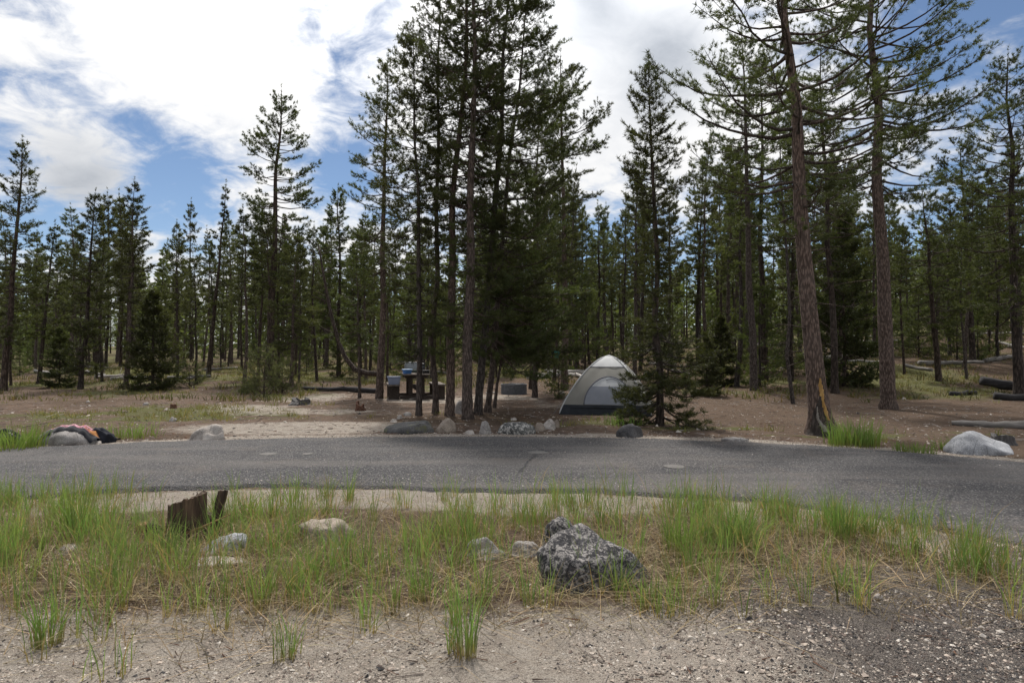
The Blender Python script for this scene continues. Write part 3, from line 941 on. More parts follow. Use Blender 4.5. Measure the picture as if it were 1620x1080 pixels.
GC = 'pines of the clump by the picnic table'
heroes = [
    # centre clump
    dict(label='reddish trunked pine just left of the picnic table', bpx=600, d=21.8, tpx=612, tpy=92, wpx=15, prof=[(.30, 30), (.42, 55), (.62, 62), (.8, 48), (.93, 24), (1, 6)], nb=120, seed=11, group=GC, bark=M_BARK_RED),
    dict(label='straight pine standing in front of the dark picnic table', bpx=663, d=16.4, tpx=655, tpy=40, wpx=12, prof=[(.16, 46), (.26, 42), (.45, 66), (.62, 72), (.8, 56), (.93, 28), (1, 8)], nb=140, seed=12, group=GC),
    dict(label='slimmest tall pine of the clump, right beside the picnic bench', bpx=689, d=16.9, tpx=690, tpy=-95, wpx=12, prof=[(.36, 30), (.5, 48), (.66, 70), (.82, 55), (.94, 28), (1, 8)], nb=130, seed=13, group=GC),
    dict(label='tall pine with a dark rock at its foot, leaning right as it rises', bpx=711, d=16.3, tpx=742, tpy=-140, wpx=18, prof=[(.34, 30), (.5, 60), (.66, 78), (.82, 60), (.94, 30), (1, 8)], nb=140, seed=14, group=GC, bark=M_BARK_RED),
    dict(label='thickest pine of the clump, grey trunk behind the tall upright stone', bpx=740, d=15.5, tpx=752, tpy=-170, wpx=21, prof=[(.15, 58), (.26, 62), (.36, 62), (.5, 72), (.66, 84), (.82, 62), (.94, 30), (1, 8)], nb=165, seed=15, group=GC),
    dict(label='pine leaning right from behind the thickest trunk of the clump', bpx=756, d=16.8, tpx=812, tpy=-130, wpx=16, prof=[(.20, 74), (.34, 78), (.5, 82), (.66, 84), (.82, 66), (.94, 30), (1, 8)], nb=165, seed=16, group=GC, asym=(.25, 0)),
    dict(label='slanting pine at the right end of the clump, its crown over the fire ring', bpx=771, d=17.5, tpx=842, tpy=-60, wpx=12, prof=[(.15, 84), (.3, 98), (.45, 96), (.6, 86), (.8, 60), (.94, 28), (1, 8)], nb=175, seed=17, group=GC, asym=(.3, 0)),
    dict(label='short bushy pine with a thin bare foot beside the metal fire ring', bpx=782, d=18.8, tpx=818, tpy=385, wpx=6.5, prof=[(.28, 62), (.40, 88), (.58, 70), (.8, 40), (1, 10)], nb=120, seed=18, dens=1.2, asym=(.3, 0), ndead=5, needle=M_NEEDLE, inner=.15, low_el=0, name='young_pine_tree'),
    dict(label='full crowned pine rising behind the fire ring', bpx=846, d=22.5, tpx=852, tpy=150, wpx=11, prof=[(.12, 78), (.35, 94), (.55, 78), (.75, 52), (.92, 24), (1, 6)], nb=175, seed=19, needle=M_NEEDLE),
    dict(label='open crowned pine with the hung clothes at its foot, left of the tent', bpx=893, d=26.5, tpx=889, tpy=86, wpx=14, prof=[(.40, 22), (.52, 34), (.62, 62), (.74, 74), (.86, 50), (.95, 24), (1, 6)], nb=105, seed=20, bark=M_BARK_RED, gap=.12),
    # right side
    dict(label='dark pine with low drooping boughs in front of the tent', bpx=1044, d=14.2, tpx=1030, tpy=98, wpx=15, prof=[(.03, 70), (.10, 96), (.20, 86), (.28, 58), (.34, 22), (.52, 24), (.6, 40), (.74, 54), (.86, 42), (.95, 20), (1, 6)], nb=172, seed=21, bark=M_BARK_DARK, low_el=-20, gap=.0, inner=.18, dens=1.15),
    dict(label='big leaning pine with an orange scar and burnt foot by the road', bpx=1299, d=12.6, tpx=1232, tpy=-230, wpx=31, prof=[(.34, 60), (.42, 150), (.55, 200), (.68, 180), (.85, 100), (1, 10)], nb=100, seed=22, bark=M_BARK_RED, split=True, flare=.80, flare_h=.30, inner=.42, dens=.62, gap=.14, ndead=30, dead_len=1.2, sides=16, top_el=40, low_el=-6, curl=.35, base_rough=.03, tseg=30),
    dict(label='tall straight red barked pine to the right of the scarred pine', bpx=1405, d=18.3, tpx=1383, tpy=-190, wpx=24, prof=[(.42, 90), (.5, 140), (.66, 160), (.8, 120), (.93, 55), (1, 8)], nb=125, seed=23, bark=M_BARK_RED, split=True, flare=.3, inner=.42, dens=.75, gap=.08, ndead=28, dead_len=1.3, sides=14, low_el=-8, tseg=28),
    dict(label='grey trunked pine with a rooty foot between tent pine and scarred pine', bpx=1192, d=25, tpx=1178, tpy=40, wpx=15, prof=[(.48, 30), (.6, 70), (.74, 74), (.88, 46), (1, 8)], nb=100, seed=24, gap=.08),
    dict(label='darker pine trunk right behind the rooty grey trunked pine', bpx=1209, d=29, tpx=1205, tpy=90, wpx=13, prof=[(.42, 30), (.6, 56), (.76, 54), (.9, 30), (1, 6)], nb=90, seed=25, bark=M_BARK_DARK),
    dict(label='very thin pale pine stem left of the scarred pine', bpx=1254, d=20.2, tpx=1232, tpy=150, wpx=7.5, prof=[(.55, 20), (.7, 42), (.86, 32), (1, 6)], nb=60, seed=26),
    dict(label='shadowed pine seen just behind the scarred trunk', bpx=1320, d=24, tpx=1298, tpy=60, wpx=14, prof=[(.30, 45), (.5, 66), (.7, 66), (.88, 40), (1, 6)], nb=110, seed=27, bark=M_BARK_DARK),
    dict(label='mid sized pine with forked foot right of the red barked pine', bpx=1485, d=27, tpx=1462, tpy=296, wpx=12, prof=[(.26, 40), (.5, 62), (.74, 52), (.92, 24), (1, 6)], nb=90, seed=28, bark=M_BARK_DARK, gap=.1),
    dict(label='pine with a small round top standing out against the sky at right', bpx=1539, d=33, tpx=1521, tpy=222, wpx=12, prof=[(.34, 30), (.5, 46), (.7, 40), (.86, 42), (.95, 28), (1, 8)], nb=90, seed=29, bark=M_BARK_DARK, gap=.1),
    dict(label='dark heavy pine over the burnt log at the right edge', bpx=1611, d=22, tpx=1598, tpy=82, wpx=19, prof=[(.25, 60), (.45, 84), (.66, 76), (.85, 50), (1, 8)], nb=140, seed=30, bark=M_BARK_DARK, group=None),
    # left side
    dict(label='tall pine at the far left edge with an airy conical crown', bpx=6, d=26, tpx=33, tpy=220, wpx=13, prof=[(.20, 30), (.36, 56), (.56, 50), (.78, 34), (.93, 18), (1, 4)], nb=130, seed=31, bark=M_BARK_DARK),
    dict(label='tallest lone pine of the left side, rising above all its neighbours', bpx=425, d=31, tpx=442, tpy=140, wpx=16, prof=[(.34, 26), (.45, 44), (.56, 66), (.72, 58), (.86, 36), (.95, 16), (1, 4)], nb=120, seed=32, bark=M_BARK_DARK),
    dict(label='slender leaning pine left of the dense pair at left', bpx=62, d=30, tpx=84, tpy=355, wpx=8, prof=[(.30, 22), (.5, 34), (.75, 24), (1, 4)], nb=80, seed=33, bark=M_BARK_DARK),
    dict(label='thick dark cone shaped pine in the left stand', bpx=128, d=27, tpx=149, tpy=306, wpx=10, prof=[(.10, 34), (.3, 50), (.55, 42), (.8, 26), (1, 5)], nb=150, seed=34, bark=M_BARK_DARK),
    dict(label='pale thin trunked pine with a pointed top in the left stand', bpx=200, d=27.5, tpx=211, tpy=288, wpx=9, prof=[(.42, 24), (.6, 38), (.8, 26), (.93, 13), (1, 4)], nb=95, seed=35),
    dict(label='half dead pine with a bare spindly top in the left stand', bpx=330, d=34, tpx=356, tpy=290, wpx=9, prof=[(.30, 26), (.55, 30), (.72, 18), (.85, 6), (1, 3)], nb=80, seed=36, gap=.2, ndead=40, bark=M_BARK_DARK),
    dict(label='pointed pine between the lone tall pine and the clump', bpx=536, d=37, tpx=536, tpy=296, wpx=9, prof=[(.22, 38), (.45, 46), (.7, 34), (.9, 16), (1, 4)], nb=120, seed=37, bark=M_BARK_DARK),
    dict(label='thin upright pine with a small crown left of the reddish trunk', bpx=569, d=22.3, tpx=563, tpy=398, wpx=6, prof=[(.36, 24), (.6, 36), (.85, 22), (1, 5)], nb=60, seed=38),
    dict(label='mid height pine with two trunks showing behind the small dark stump', bpx=461, d=27.5, tpx=468, tpy=372, wpx=8, prof=[(.26, 38), (.5, 46), (.8, 28), (1, 5)], nb=100, seed=39, needle=M_NEEDLE_FAR),
]
hero_xy = []
for h in heroes:
    hw = h['d'] / 16.0
    h['wpx'] *= 0.84 if h['seed'] not in (22, 23) else 1.0
    h.setdefault('nw', 0.0135 * max(1.0, hw * 0.9)); h.setdefault('nlen', 0.095 * max(1.0, hw ** 0.3))
    h.setdefault('tuft', 8 if h['d'] < 20 else 7)
    h.setdefault('tufts_per_m', 15 if h['d'] < 20 else 12)
    if h['seed'] in (31, 33, 34, 35, 36, 37, 39): h['prof'] = [(t, r * .84) for t, r in h['prof']]
    h['nb'] = int(h['nb'] * 1.0)
    h.setdefault('gap', .07)
    o, info = hero(**h)
    hero_xy.append(info)
    if 'scar' in h['label'] and h['seed'] == 22:
        SCAR = (o, info)

# orange scar and burnt hollow on the foot of the big leaning pine
so, (sx, sy, sz, sH) = SCAR
M_SCAR = wood_mat('scar_wood', (0.30, 0.16, 0.05), (0.48, 0.29, 0.10), (0.58, 0.40, 0.20), (1, 1, .15), 26)
M_CHAR = wood_mat('charred_bark', (0.018, 0.015, 0.013), (0.05, 0.04, 0.034), (0.13, 0.105, 0.09), (1, 1, .3), 20)
M_GREYWOOD = wood_mat('weathered_wood', (0.14, 0.125, 0.11), (0.25, 0.225, 0.20), (0.38, 0.35, 0.32), (1, 1, .12), 20)


_tv = np.array([v.co[:] for v in next(c for c in so.children if c.name.startswith('trunk')).data.vertices])[:-2].reshape(-1, 16, 3).mean(1)
SCAR_WOB = lambda h: float(np.interp(h, _tv[:, 2], _tv[:, 0]) - (at_d(1232, 12.6)[0] - at_d(1299, 12.6)[0]) * h / sH)


def trunk_patch(name, mat, pts, off, th0=0.0):
    """irregular slab wrapped on the scarred trunk: pts (height, angle centre, half angle)"""
    r0 = 31 / 2 / F * 12.6
    hs = np.array([p[0] for p in pts]); V, Fc = [], []
    g = np.random.default_rng(len(pts))
    fine = np.linspace(hs[0], hs[-1], 26)
    for h in fine:
        c = np.interp(h, hs, [p[1] for p in pts]) - .50 + g.normal(0, .015); w = np.interp(h, hs, [p[2] for p in pts]) * g.uniform(.85, 1.12)
        t = (h + .02) / sH
        rr = r0 * ((1 - t) ** .8 * .95 + .03) * (1 + .80 * math.exp(-h / .30))
        lx = (at_d(1232, 12.6)[0] - at_d(1299, 12.6)[0]) * t + SCAR_WOB(h)
        for q, a in enumerate(np.linspace(c - w, c + w, 9)):
            e = off * (1 - abs(q - 4) / 4 * 1.6) + (0.006 * g.normal() if 0 < q < 8 else -0.01)
            V.append([lx + math.sin(a) * (rr + e), -math.cos(a) * (rr + e), h])
    for i in range(25):
        for q in range(8):
            a = i * 9 + q
            Fc.append([a, a + 1, a + 10, a + 9])
    return link(name, mesh_np(name, np.array(V), np.array(Fc), mat, None, True), so)


trunk_patch('burnt_bark', M_CHAR, [(-.05, .1, 1.5), (.18, .1, 1.35), (.4, .15, .95), (.62, .35, .55), (.85, .52, .40), (1.0, .58, .25), (1.1, .58, .05)], 0.022)
trunk_patch('scar', M_SCAR, [(.30, .72, .12), (.46, .66, .34), (.62, .52, .28), (.78, .55, .40), (.92, .5, .38), (1.06, .52, .12)], 0.05)
trunk_patch('exposed_wood', M_GREYWOOD, [(.10, .35, .35), (.2, .2, .40), (.32, -.05, .2), (.46, -.05, .16), (.55, -.02, .05)], 0.05)

# background variants, shared by copies
VAR = []
for k in range(10):
    g = np.random.default_rng(100 + k)
    lo = [.34, .42, .50, .56, .36, .46, .24, .54, .40, .48][k]
    rm = [.90, .76, .76, .70, .94, .84, .92, .62, .58, .80][k]
    prof = [(lo, rm * .55), (lo + (1 - lo) * .22, rm), (lo + (1 - lo) * .5, rm * .85), (lo + (1 - lo) * .75, rm * .55), (lo + (1 - lo) * .92, rm * .26), (1, .08)]
    res = pine_geo(200 + k, 9.0, 0.095, prof, nb=[110, 92, 78, 66, 105, 86, 120, 66, 80, 78][k], bow=(g.normal(0, .012), g.normal(0, .012)), tuft=6, nlen=.12, nw=.024, tufts_per_m=8.5, sides=7,
                   gap=.10, ndead=42, dead_len=.75, dens=.95, tseg=12)
    VAR.append(pine_parts(res, M_BARK if k % 3 else M_BARK_DARK, M_NEEDLE_FAR))
YVAR = []
for k in range(4):
    rm = [.75, .9, .65, 1.0][k]
    prof = [(.03, rm * .8), (.14, rm), (.45, rm * .72), (.75, rm * .4), (1, .06)]
    res = pine_geo(300 + k, 3.2, 0.04, prof, nb=70, tuft=6, nlen=.10, nw=.018, tufts_per_m=10, sides=6, ndead=10, dead_len=.4, inner=.25, low_el=4, tseg=10, dens=.95, gap=.12)
    YVAR.append(pine_parts(res, M_BARK_DARK, M_NEEDLE_YOUNG))

res = pine_geo(398, 3.2, 0.045, [(.03, .62), (.14, .85), (.45, .66), (.75, .36), (1, .05)], nb=130, tuft=7, nlen=.10, nw=.022, tufts_per_m=12, sides=6, ndead=0, inner=.1, low_el=-6, tseg=10, dens=1.2)
YVAR.append(pine_parts(res, M_BARK_DARK, M_NEEDLE))
res = pine_geo(399, 1.5, 0.035, [(.02, 1.0), (.3, 1.05), (.7, .8), (1, .35)], nb=46, tuft=6, nlen=.10, nw=.016, tufts_per_m=10, sides=6, ndead=6, dead_len=.5, inner=.45, low_el=22, top_el=60, tseg=10, dens=.8)
SHRUB = pine_parts(res, M_BARK_DARK, foliage_mat('shrub_needles', (0.060, 0.068, 0.034), (0.125, 0.128, 0.062)))

SKY_X = [-400, 0, 60, 130, 200, 260, 300, 350, 400, 470, 540, 600, 760, 880, 960, 1060, 1150, 1250, 1350, 1450, 1520, 1620, 2000]
SKY_Y = [300, 340, 370, 320, 300, 340, 325, 340, 325, 345, 320, 350, 310, 270, 262, 212, 205, 200, 245, 315, 270, 215, 210]
ZONES = [(-600, 70, 'behind the tall airy pine at the far left'), (70, 170, 'around the thick cone shaped pine at left'), (170, 260, 'around the pale thin trunk of the left stand'),
         (260, 380, 'around the half dead spindly pine'), (380, 490, 'around the tallest lone pine'), (490, 590, 'behind the crooked bare trunk'),
         (590, 700, 'behind the picnic table'), (700, 800, 'behind the clump of tall trunks'), (800, 870, 'behind the fire ring'), (870, 960, 'behind the hung clothes'),
         (960, 1040, 'behind the tent'), (1040, 1130, 'behind the tent pine on its right'), (1130, 1240, 'behind the grey rooty trunk'), (1240, 1345, 'behind the scarred pine'),
         (1345, 1440, 'around the tall red barked pine'), (1440, 1530, 'around the pine with the forked foot'), (1530, 2300, 'above the burnt logs at right')]
DEPTHS = [(0, 35, 'in the front row'), (35, 46, 'in the second row'), (46, 60, 'in the third row'), (60, 200, 'in the farthest row')]


def zone_label(px, d, short, kind):
    z_ = next(z for a, b, z in ZONES if a <= px < b); dd = next(z for a, b, z in DEPTHS if a <= d < b)
    return f'{short} {dd} {z_}', f'{kind} {z_}'


placed = [(a[0], a[1]) for a in hero_xy]
rb = random.Random(5)
nbg = 0
tries = 0
while nbg < 296 and tries < 20000:
    tries += 1
    px = rb.uniform(-170, 1790)
    d = 24 + 52 * rb.random() ** 0.85
    if 430 < px < 1120 and d < 30: continue
    if 1100 <= px < 1650 and d < 27: continue
    if px < 430 and d < 27.5: continue
    x, y = at_d(px, d)
    if any((x - a) ** 2 + (y - b) ** 2 < 1.05 ** 2 for a, b in placed): continue
    z = tz(x, y)
    tp = np.interp(px, SKY_X, SKY_Y) + rb.random() ** 1.3 * 130 - 8
    H = z_at(tp, d) - z
    if H > 14.5 or H < 4.5: continue
    k = rb.randrange(10)
    lab, grp = zone_label(px, d, ('full crowned pine', 'slim pine', 'slim pine', 'bare stemmed pine', 'full crowned pine', 'slim pine', 'full crowned pine', 'bare stemmed pine', 'narrow pine', 'bare stemmed pine')[k], 'forest pines')
    s = H / 9.0
    sw = s * rb.uniform(.85, 1.12)
    sw = min(sw, 1.25)
    plant('pine_tree', lab, 'pine tree', grp, (x, y, z - .05), VAR[k], rb.uniform(0, 6.28), (sw, sw, s), (rb.gauss(0, .018), rb.gauss(0, .018)))
    placed.append((x, y)); nbg += 1
# young trees in the understorey
ny_ = 0
tries = 0
while ny_ < 160 and tries < 12000:
    tries += 1
    px = rb.uniform(-120, 1740); d = 26 + 46 * rb.random() ** .8
    if 430 < px < 1000 and d < 31: continue
    if px >= 1290 and d < 33: continue
    if px < 420 and (d < 34 or rb.random() < .35): continue
    x, y = at_d(px, d)
    if any((x - a) ** 2 + (y - b) ** 2 < .8 ** 2 for a, b in placed): continue
    z = tz(x, y); s = rb.uniform(.45, 1.45)
    lab, grp = zone_label(px, d, 'young bushy pine' if s > 1 else 'small bushy pine', 'young pines')
    plant('young_pine_tree', lab, 'young pine', grp, (x, y, z - .04), YVAR[rb.randrange(4)], rb.uniform(0, 6.28), (s, s, s * rb.uniform(.9, 1.3)))
    placed.append((x, y)); ny_ += 1
for (px, d, s, k, lab) in ((242, 25.8, 1.3, 4, 'dense dark young spruce standing alone in front of the left stand'), (95, 28, .85, 4, 'low bushy dark pine behind the draped boulder'),
                           (1118, 23.5, .72, 4, 'bushy young pine on the slope just right of the tent'), (884, 22.0, .55, 3, 'low bright green pine bush behind the fire ring, left of the tent'),
                           (1335, 26, 1.75, 4, 'dark bushy spruce behind and right of the scarred pine'), (1085, 21, 0.42, 2, 'little pine bush in the shade right of the tent pine'), (1140, 28, 1.0, 4, 'full young pine in the woods left of the grey rooty trunk')):
    x, y = at_d(px, d)
    plant('young_pine_tree', lab, 'young pine', None, (x, y, tz(x, y) - .04), YVAR[k], px, (s, s, s * (1.15 if s > 1.5 else .9)))
# off-screen neighbours at both sides, plain copies that close the wood when seen from a step aside
# far forest: one mass
fg_ = Geo()
rf = np.random.default_rng(77)
tv, tf = [], []
for i in range(1150):
    th = rf.uniform(-0.95, 0.95); d = rf.uniform(64, 180)
    x, y = th * d, d
    z = tz(x, y); H = rf.uniform(6.5, 11)
    n = 150 if d < 120 else 90
    t = rf.uniform(.03, 1, n) ** 0.95
    rad = (1 - t) ** .75 * rf.uniform(1.0, 1.5) * rf.uniform(.3, 1, n) + .1
    a = rf.uniform(0, 6.283, n)
    c = np.stack([x + np.cos(a) * rad, y + np.sin(a) * rad, z + H * t], -1)
    dv = np.stack([np.cos(a), np.sin(a), rf.uniform(-.2, .6, n)], -1) * rf.uniform(.3, .75, n)[:, None]
    wv = unit(np.cross(dv, rf.normal(0, 1, (n, 3)))) * rf.uniform(.12, .24, n)[:, None]
    V = np.stack([c - wv, c + wv, c + dv], 1).reshape(-1, 3)
    fg_.add(V, np.arange(len(V)).reshape(-1, 3), 0)
    if i % 2 == 0:
        V, Fc = tube(np.array([[x, y, z - .3], [x, y, z + H * .95]]), [.12, .02], 4, False)
        fg_.add(V, Fc, 1)
far_f = link('forest', fg_.mesh('forest', [M_NEEDLE_FAR, M_BARK_DARK]))
tag(far_f, 'far pine forest closing the view on the rising ground behind the campsite', 'forest', None, 'stuff')
# ------------------------------------------------------------------ rocks
def rock_mesh(seed, sx, sy, sz, sub=4, rough=0.24, skew=0.0, facet=5, power=1.0, sink=0.35):
    V, Fc = ICO[sub]
    g = np.random.default_rng(seed)
    V = V.copy()
    for _ in range(facet):                       # cut a few broad flat faces
        n = unit(g.normal(0, 1, 3)); n[2] = abs(n[2]) * .7
        n = unit(n); c = g.uniform(.62, .86)
        dd = V @ n - c
        V = V - np.where(dd > 0, dd * .92, 0)[:, None] * n
    off = Vector(g.uniform(-50, 50, 3))
    disp = np.array([mnoise.fractal(Vector(v) * 1.3 + off, 1.0, 2.1, 5) for v in V])
    if sub >= 4:
        disp = disp + .22 * np.array([mnoise.ridged_multi_fractal(Vector(v) * 2.6 + off, 1.0, 2.1, 4, 1.0, 2.0) for v in V]) - .2
    V = V * (1 + rough * disp)[:, None]
    V[:, 0] = np.sign(V[:, 0]) * np.abs(V[:, 0]) ** power
    V[:, 0] += skew * np.maximum(V[:, 2], 0)
    V[:, 2] = np.where(V[:, 2] > 0, V[:, 2], V[:, 2] * sink)
    V /= np.array([np.abs(V[:, 0]).max(), np.abs(V[:, 1]).max(), V[:, 2].max()])
    return V * np.array([sx, sy, sz]), Fc


M_ROCK_GREY = rock_mat('grey_granite', (0.29, 0.27, 0.255), (0.42, 0.40, 0.38), (0.17, 0.155, 0.145))
M_ROCK_TAN = rock_mat('tan_granite', (0.30, 0.25, 0.205), (0.42, 0.36, 0.30), (0.19, 0.15, 0.12))
M_ROCK_PALE = rock_mat('pale_granite', (0.40, 0.36, 0.325), (0.55, 0.51, 0.47), (0.25, 0.22, 0.195))
M_ROCK_BLUE = rock_mat('bluish_granite', (0.34, 0.345, 0.36), (0.50, 0.51, 0.53), (0.18, 0.185, 0.20))
M_ROCK_DARK = rock_mat('dark_gneiss', (0.085, 0.083, 0.085), (0.17, 0.165, 0.165), (0.045, 0.044, 0.046))
M_ROCK_LICHEN = rock_mat('lichen_boulder', (0.048, 0.046, 0.049), (0.125, 0.12, 0.122), (0.018, 0.018, 0.020), 70, (0.285, 0.265, 0.25), 0.53, 34.0)
M_ROCK_MOSS = rock_mat('mossy_gneiss', (0.10, 0.098, 0.098), (0.20, 0.195, 0.19), (0.05, 0.05, 0.05), 80, (0.14, 0.14, 0.07), 0.60, 5.0)
M_ROCK_SPOT = rock_mat('spotted_gneiss', (0.075, 0.078, 0.075), (0.19, 0.19, 0.18), (0.04, 0.042, 0.04), 70, (0.45, 0.43, 0.40), 0.53, 16.0)
M_ROCK_RED = rock_mat('red_stone', (0.16, 0.075, 0.05), (0.25, 0.13, 0.09), (0.08, 0.04, 0.03))


def rock(label, pxc, pyb, wpx, hpx, mat, seed, depth=0.75, sub=4, name='boulder', cat='boulder', group=None, rz=0.0, dz=0.0, **kw):
    x, y = on_ground(pxc, pyb)
    w = wpx / F * y
    dep = w * depth
    zt = z_at(pyb - hpx, y + dep * .45)
    z0 = tz(x, y + dep / 2)
    h = max(zt - z0, 0.02)
    V, Fc = rock_mesh(seed, w / 2, dep / 2, h, sub, **kw)
    o = link(name, mesh_np(name, V, Fc, mat, None, True), None, (x, y + dep / 2, z0 + dz))
    o.rotation_euler = (0, 0, rz)
    return tag(o, label, cat, group)


B = rock
draped = B('rounded grey boulder under the draped towel', 90, 706, 96, 31, M_ROCK_GREY, 1, .7, facet=1, rough=.12)
B('pale grey pointed boulder alone on the far edge of the road at left', 319, 699, 66, 28, M_ROCK_PALE, 2, .7, facet=5, skew=.2)
B('broad flat dark boulder at the left end of the row along the road', 643, 687, 82, 22, M_ROCK_MOSS, 3, .8, facet=2, rough=.16, skew=.15)
B('round smooth tan boulder beside the flat dark one', 704, 684, 34, 23, M_ROCK_TAN, 4, .85, facet=1, rough=.10)
B('small flat pale stone between the round and the upright stone', 744, 687, 19, 7, M_ROCK_PALE, 5, .8, 3, 'stone', 'stone')
B('upright grey stone standing in front of the thickest pine', 766, 687, 22, 22, M_ROCK_GREY, 6, .8, facet=2, rough=.12)
B('dark humped boulder spotted with white lichen in the row by the road', 817, 688, 66, 21, M_ROCK_SPOT, 7, .8, facet=2, rough=.14)
B('squat tan stone touching the lichen spotted boulder', 854, 682, 19, 14, M_ROCK_TAN, 8, .9, 3, rough=.12)
B('pale blocky stone between the squat tan one and the small brown one', 869, 679, 22, 17, M_ROCK_PALE, 9, .9, 3, facet=4, rough=.12)
B('small brown stone at the right end of the row near the tent', 880, 676, 12, 13, M_ROCK_TAN, 10, .9, 3, 'stone', 'stone', rough=.12)
B('grey rock half hidden behind the trunks of the clump', 729, 655, 24, 22, M_ROCK_GREY, 11, .9, 3, facet=2)
B('dark bluish boulder at the foot of the tent pine', 1001, 693, 47, 23, M_ROCK_DARK, 12, .8, facet=2, rough=.14)
B('flat pale slab set in the far road edge right of the tent pine', 1172, 700, 52, 9, M_ROCK_GREY, 13, .7, 3, facet=2)
B('large blue grey boulder at the right edge beyond the road', 1571, 721, 106, 39, M_ROCK_BLUE, 14, .65, facet=3, rough=.13, skew=.05)
# loose stones around the camp
SG = 'loose stones scattered over the campsite'
for i, (px, py, w, h, m, lab) in enumerate(((622, 668, 12, 6, M_ROCK_PALE, 'small pale stone just behind the left end of the flat dark boulder'), (632, 662, 10, 6, M_ROCK_PALE, 'small pale stone in the short line leading to the table pine'),
        (644, 658, 13, 7, M_ROCK_GREY, 'grey stone closest to the foot of the table pine'), (812, 665, 12, 5, M_ROCK_PALE, 'pale flat stone lying behind the lichen spotted boulder'),
        (262, 649, 10, 4, M_ROCK_PALE, 'whitish stone beside the small red brown stub'), (137, 636, 7, 3, M_ROCK_PALE, 'tiny white stone on the bare dirt at left'),
        (228, 641, 12, 5, M_ROCK_GREY, 'flat grey stone left of the red brown stub'), (195, 653, 10, 4, M_ROCK_TAN, 'low tan stone in the grass of the left clearing'),
        (271, 667, 14, 8, M_ROCK_GREY, 'grey stone in the grass above the pale pointed boulder'), (889, 624, 11, 6, M_ROCK_PALE, 'pale stone under the green pine bush by the tent'),
        (1432, 632, 8, 4, M_ROCK_PALE, 'white stone right of the red barked pine foot'), (1238, 584, 9, 4, M_ROCK_PALE, 'white stone on the slope left of the scarred pine'))):
    B(lab, px, py, w, h, m, 40 + i, .9, 3, 'stone', 'stone', SG)
# foreground rocks in the grass strip
B('big black boulder crusted with white lichen in the front grass', 955, 944, 206, 110, M_ROCK_LICHEN, 19, .75, 5, facet=4, rough=.15, skew=-.28)
B('smaller dark lichen rock leaning on the big boulder from behind', 890, 868, 66, 50, M_ROCK_LICHEN, 20, .8, 4, facet=4, rough=.2, skew=-.15)
B('grey speckled rock in the grass left of the big lichen boulder', 770, 886, 78, 36, M_ROCK_GREY, 21, .8, 4, facet=6, rough=.25)
B('small grey rock between the speckled rock and the big boulder', 832, 882, 54, 26, M_ROCK_GREY, 22, .8, 4, facet=5, rough=.25)
B('slanted slate grey stone slab right below the broken stump', 345, 880, 82, 36, M_ROCK_BLUE, 23, .55, 4, facet=7, rough=.18, skew=.3)
B('flat pale stone lying in front of the slate grey slab', 340, 898, 92, 15, M_ROCK_PALE, 24, .6, 4, facet=3)
B('pinkish pale boulder half hidden in grass right of the broken stump', 510, 862, 90, 40, M_ROCK_TAN, 25, .8, 4, facet=7, rough=.25)
B('low pale rock in the tall grass at the far left', 100, 878, 50, 18, M_ROCK_PALE, 26, .8, 4, facet=6, rough=.25)
B('flat tan stone in the grass below the pinkish boulder', 538, 880, 40, 15, M_ROCK_TAN, 27, .7, 3)
B('reddish tan stone in the grass at right', 1150, 872, 40, 14, M_ROCK_TAN, 28, .7, 3, 'stone', 'stone')
B('small tan stone on the dry grass near the front', 402, 992, 22, 12, M_ROCK_TAN, 29, .7, 3, 'stone', 'stone')
B('small white stone in the dead grass at front right', 1392, 948, 16, 10, M_ROCK_PALE, 30, .7, 3, 'stone', 'stone')
B('tan stone at the tip of the crumpled dark jacket', 172, 697, 15, 12, M_ROCK_TAN, 31, .8, 3, 'stone', 'stone')
B('flat pale stone beneath the crumpled dark jacket', 150, 703, 18, 6, M_ROCK_PALE, 32, .8, 3, 'stone', 'stone')

# ------------------------------------------------------------------ towel and jacket on the left boulder
def towel_mat():
    m, nt, b = new_mat('patterned_towel')
    a = nattr(nt, 'col')
    n = nnoise(nt, 9, 3, 0.6, 'Object', (1.0, 3.2, 1), 1.2)
    c = nramp(nt, n, [(0.38, (0.02, 0.012, 0.02)), (0.45, (0.30, 0.03, 0.06)), (0.5, (0.48, 0.20, 0.26)), (0.56, (0.58, 0.50, 0.52)), (0.62, (0.28, 0.04, 0.07))], 'CONSTANT')
    o = nmix(nt, nramp(nt, nnoise(nt, 7, 2), [(.48, 0.0), (.56, 1.0)]), (0.40, 0.17, 0.05), c)
    sep = nt.nodes.new('ShaderNodeSeparateColor'); nt.links.new(a.outputs['Color'], sep.inputs[0])
    c = nmix(nt, sep.outputs[1], c, o)
    c = nmix(nt, sep.outputs[0], c, (0.012, 0.013, 0.018))
    nt.links.new(c, b.inputs['Base Color'])
    b.inputs['Roughness'].default_value = 0.95
    b.inputs['Sheen Weight'].default_value = 0.2
    return m


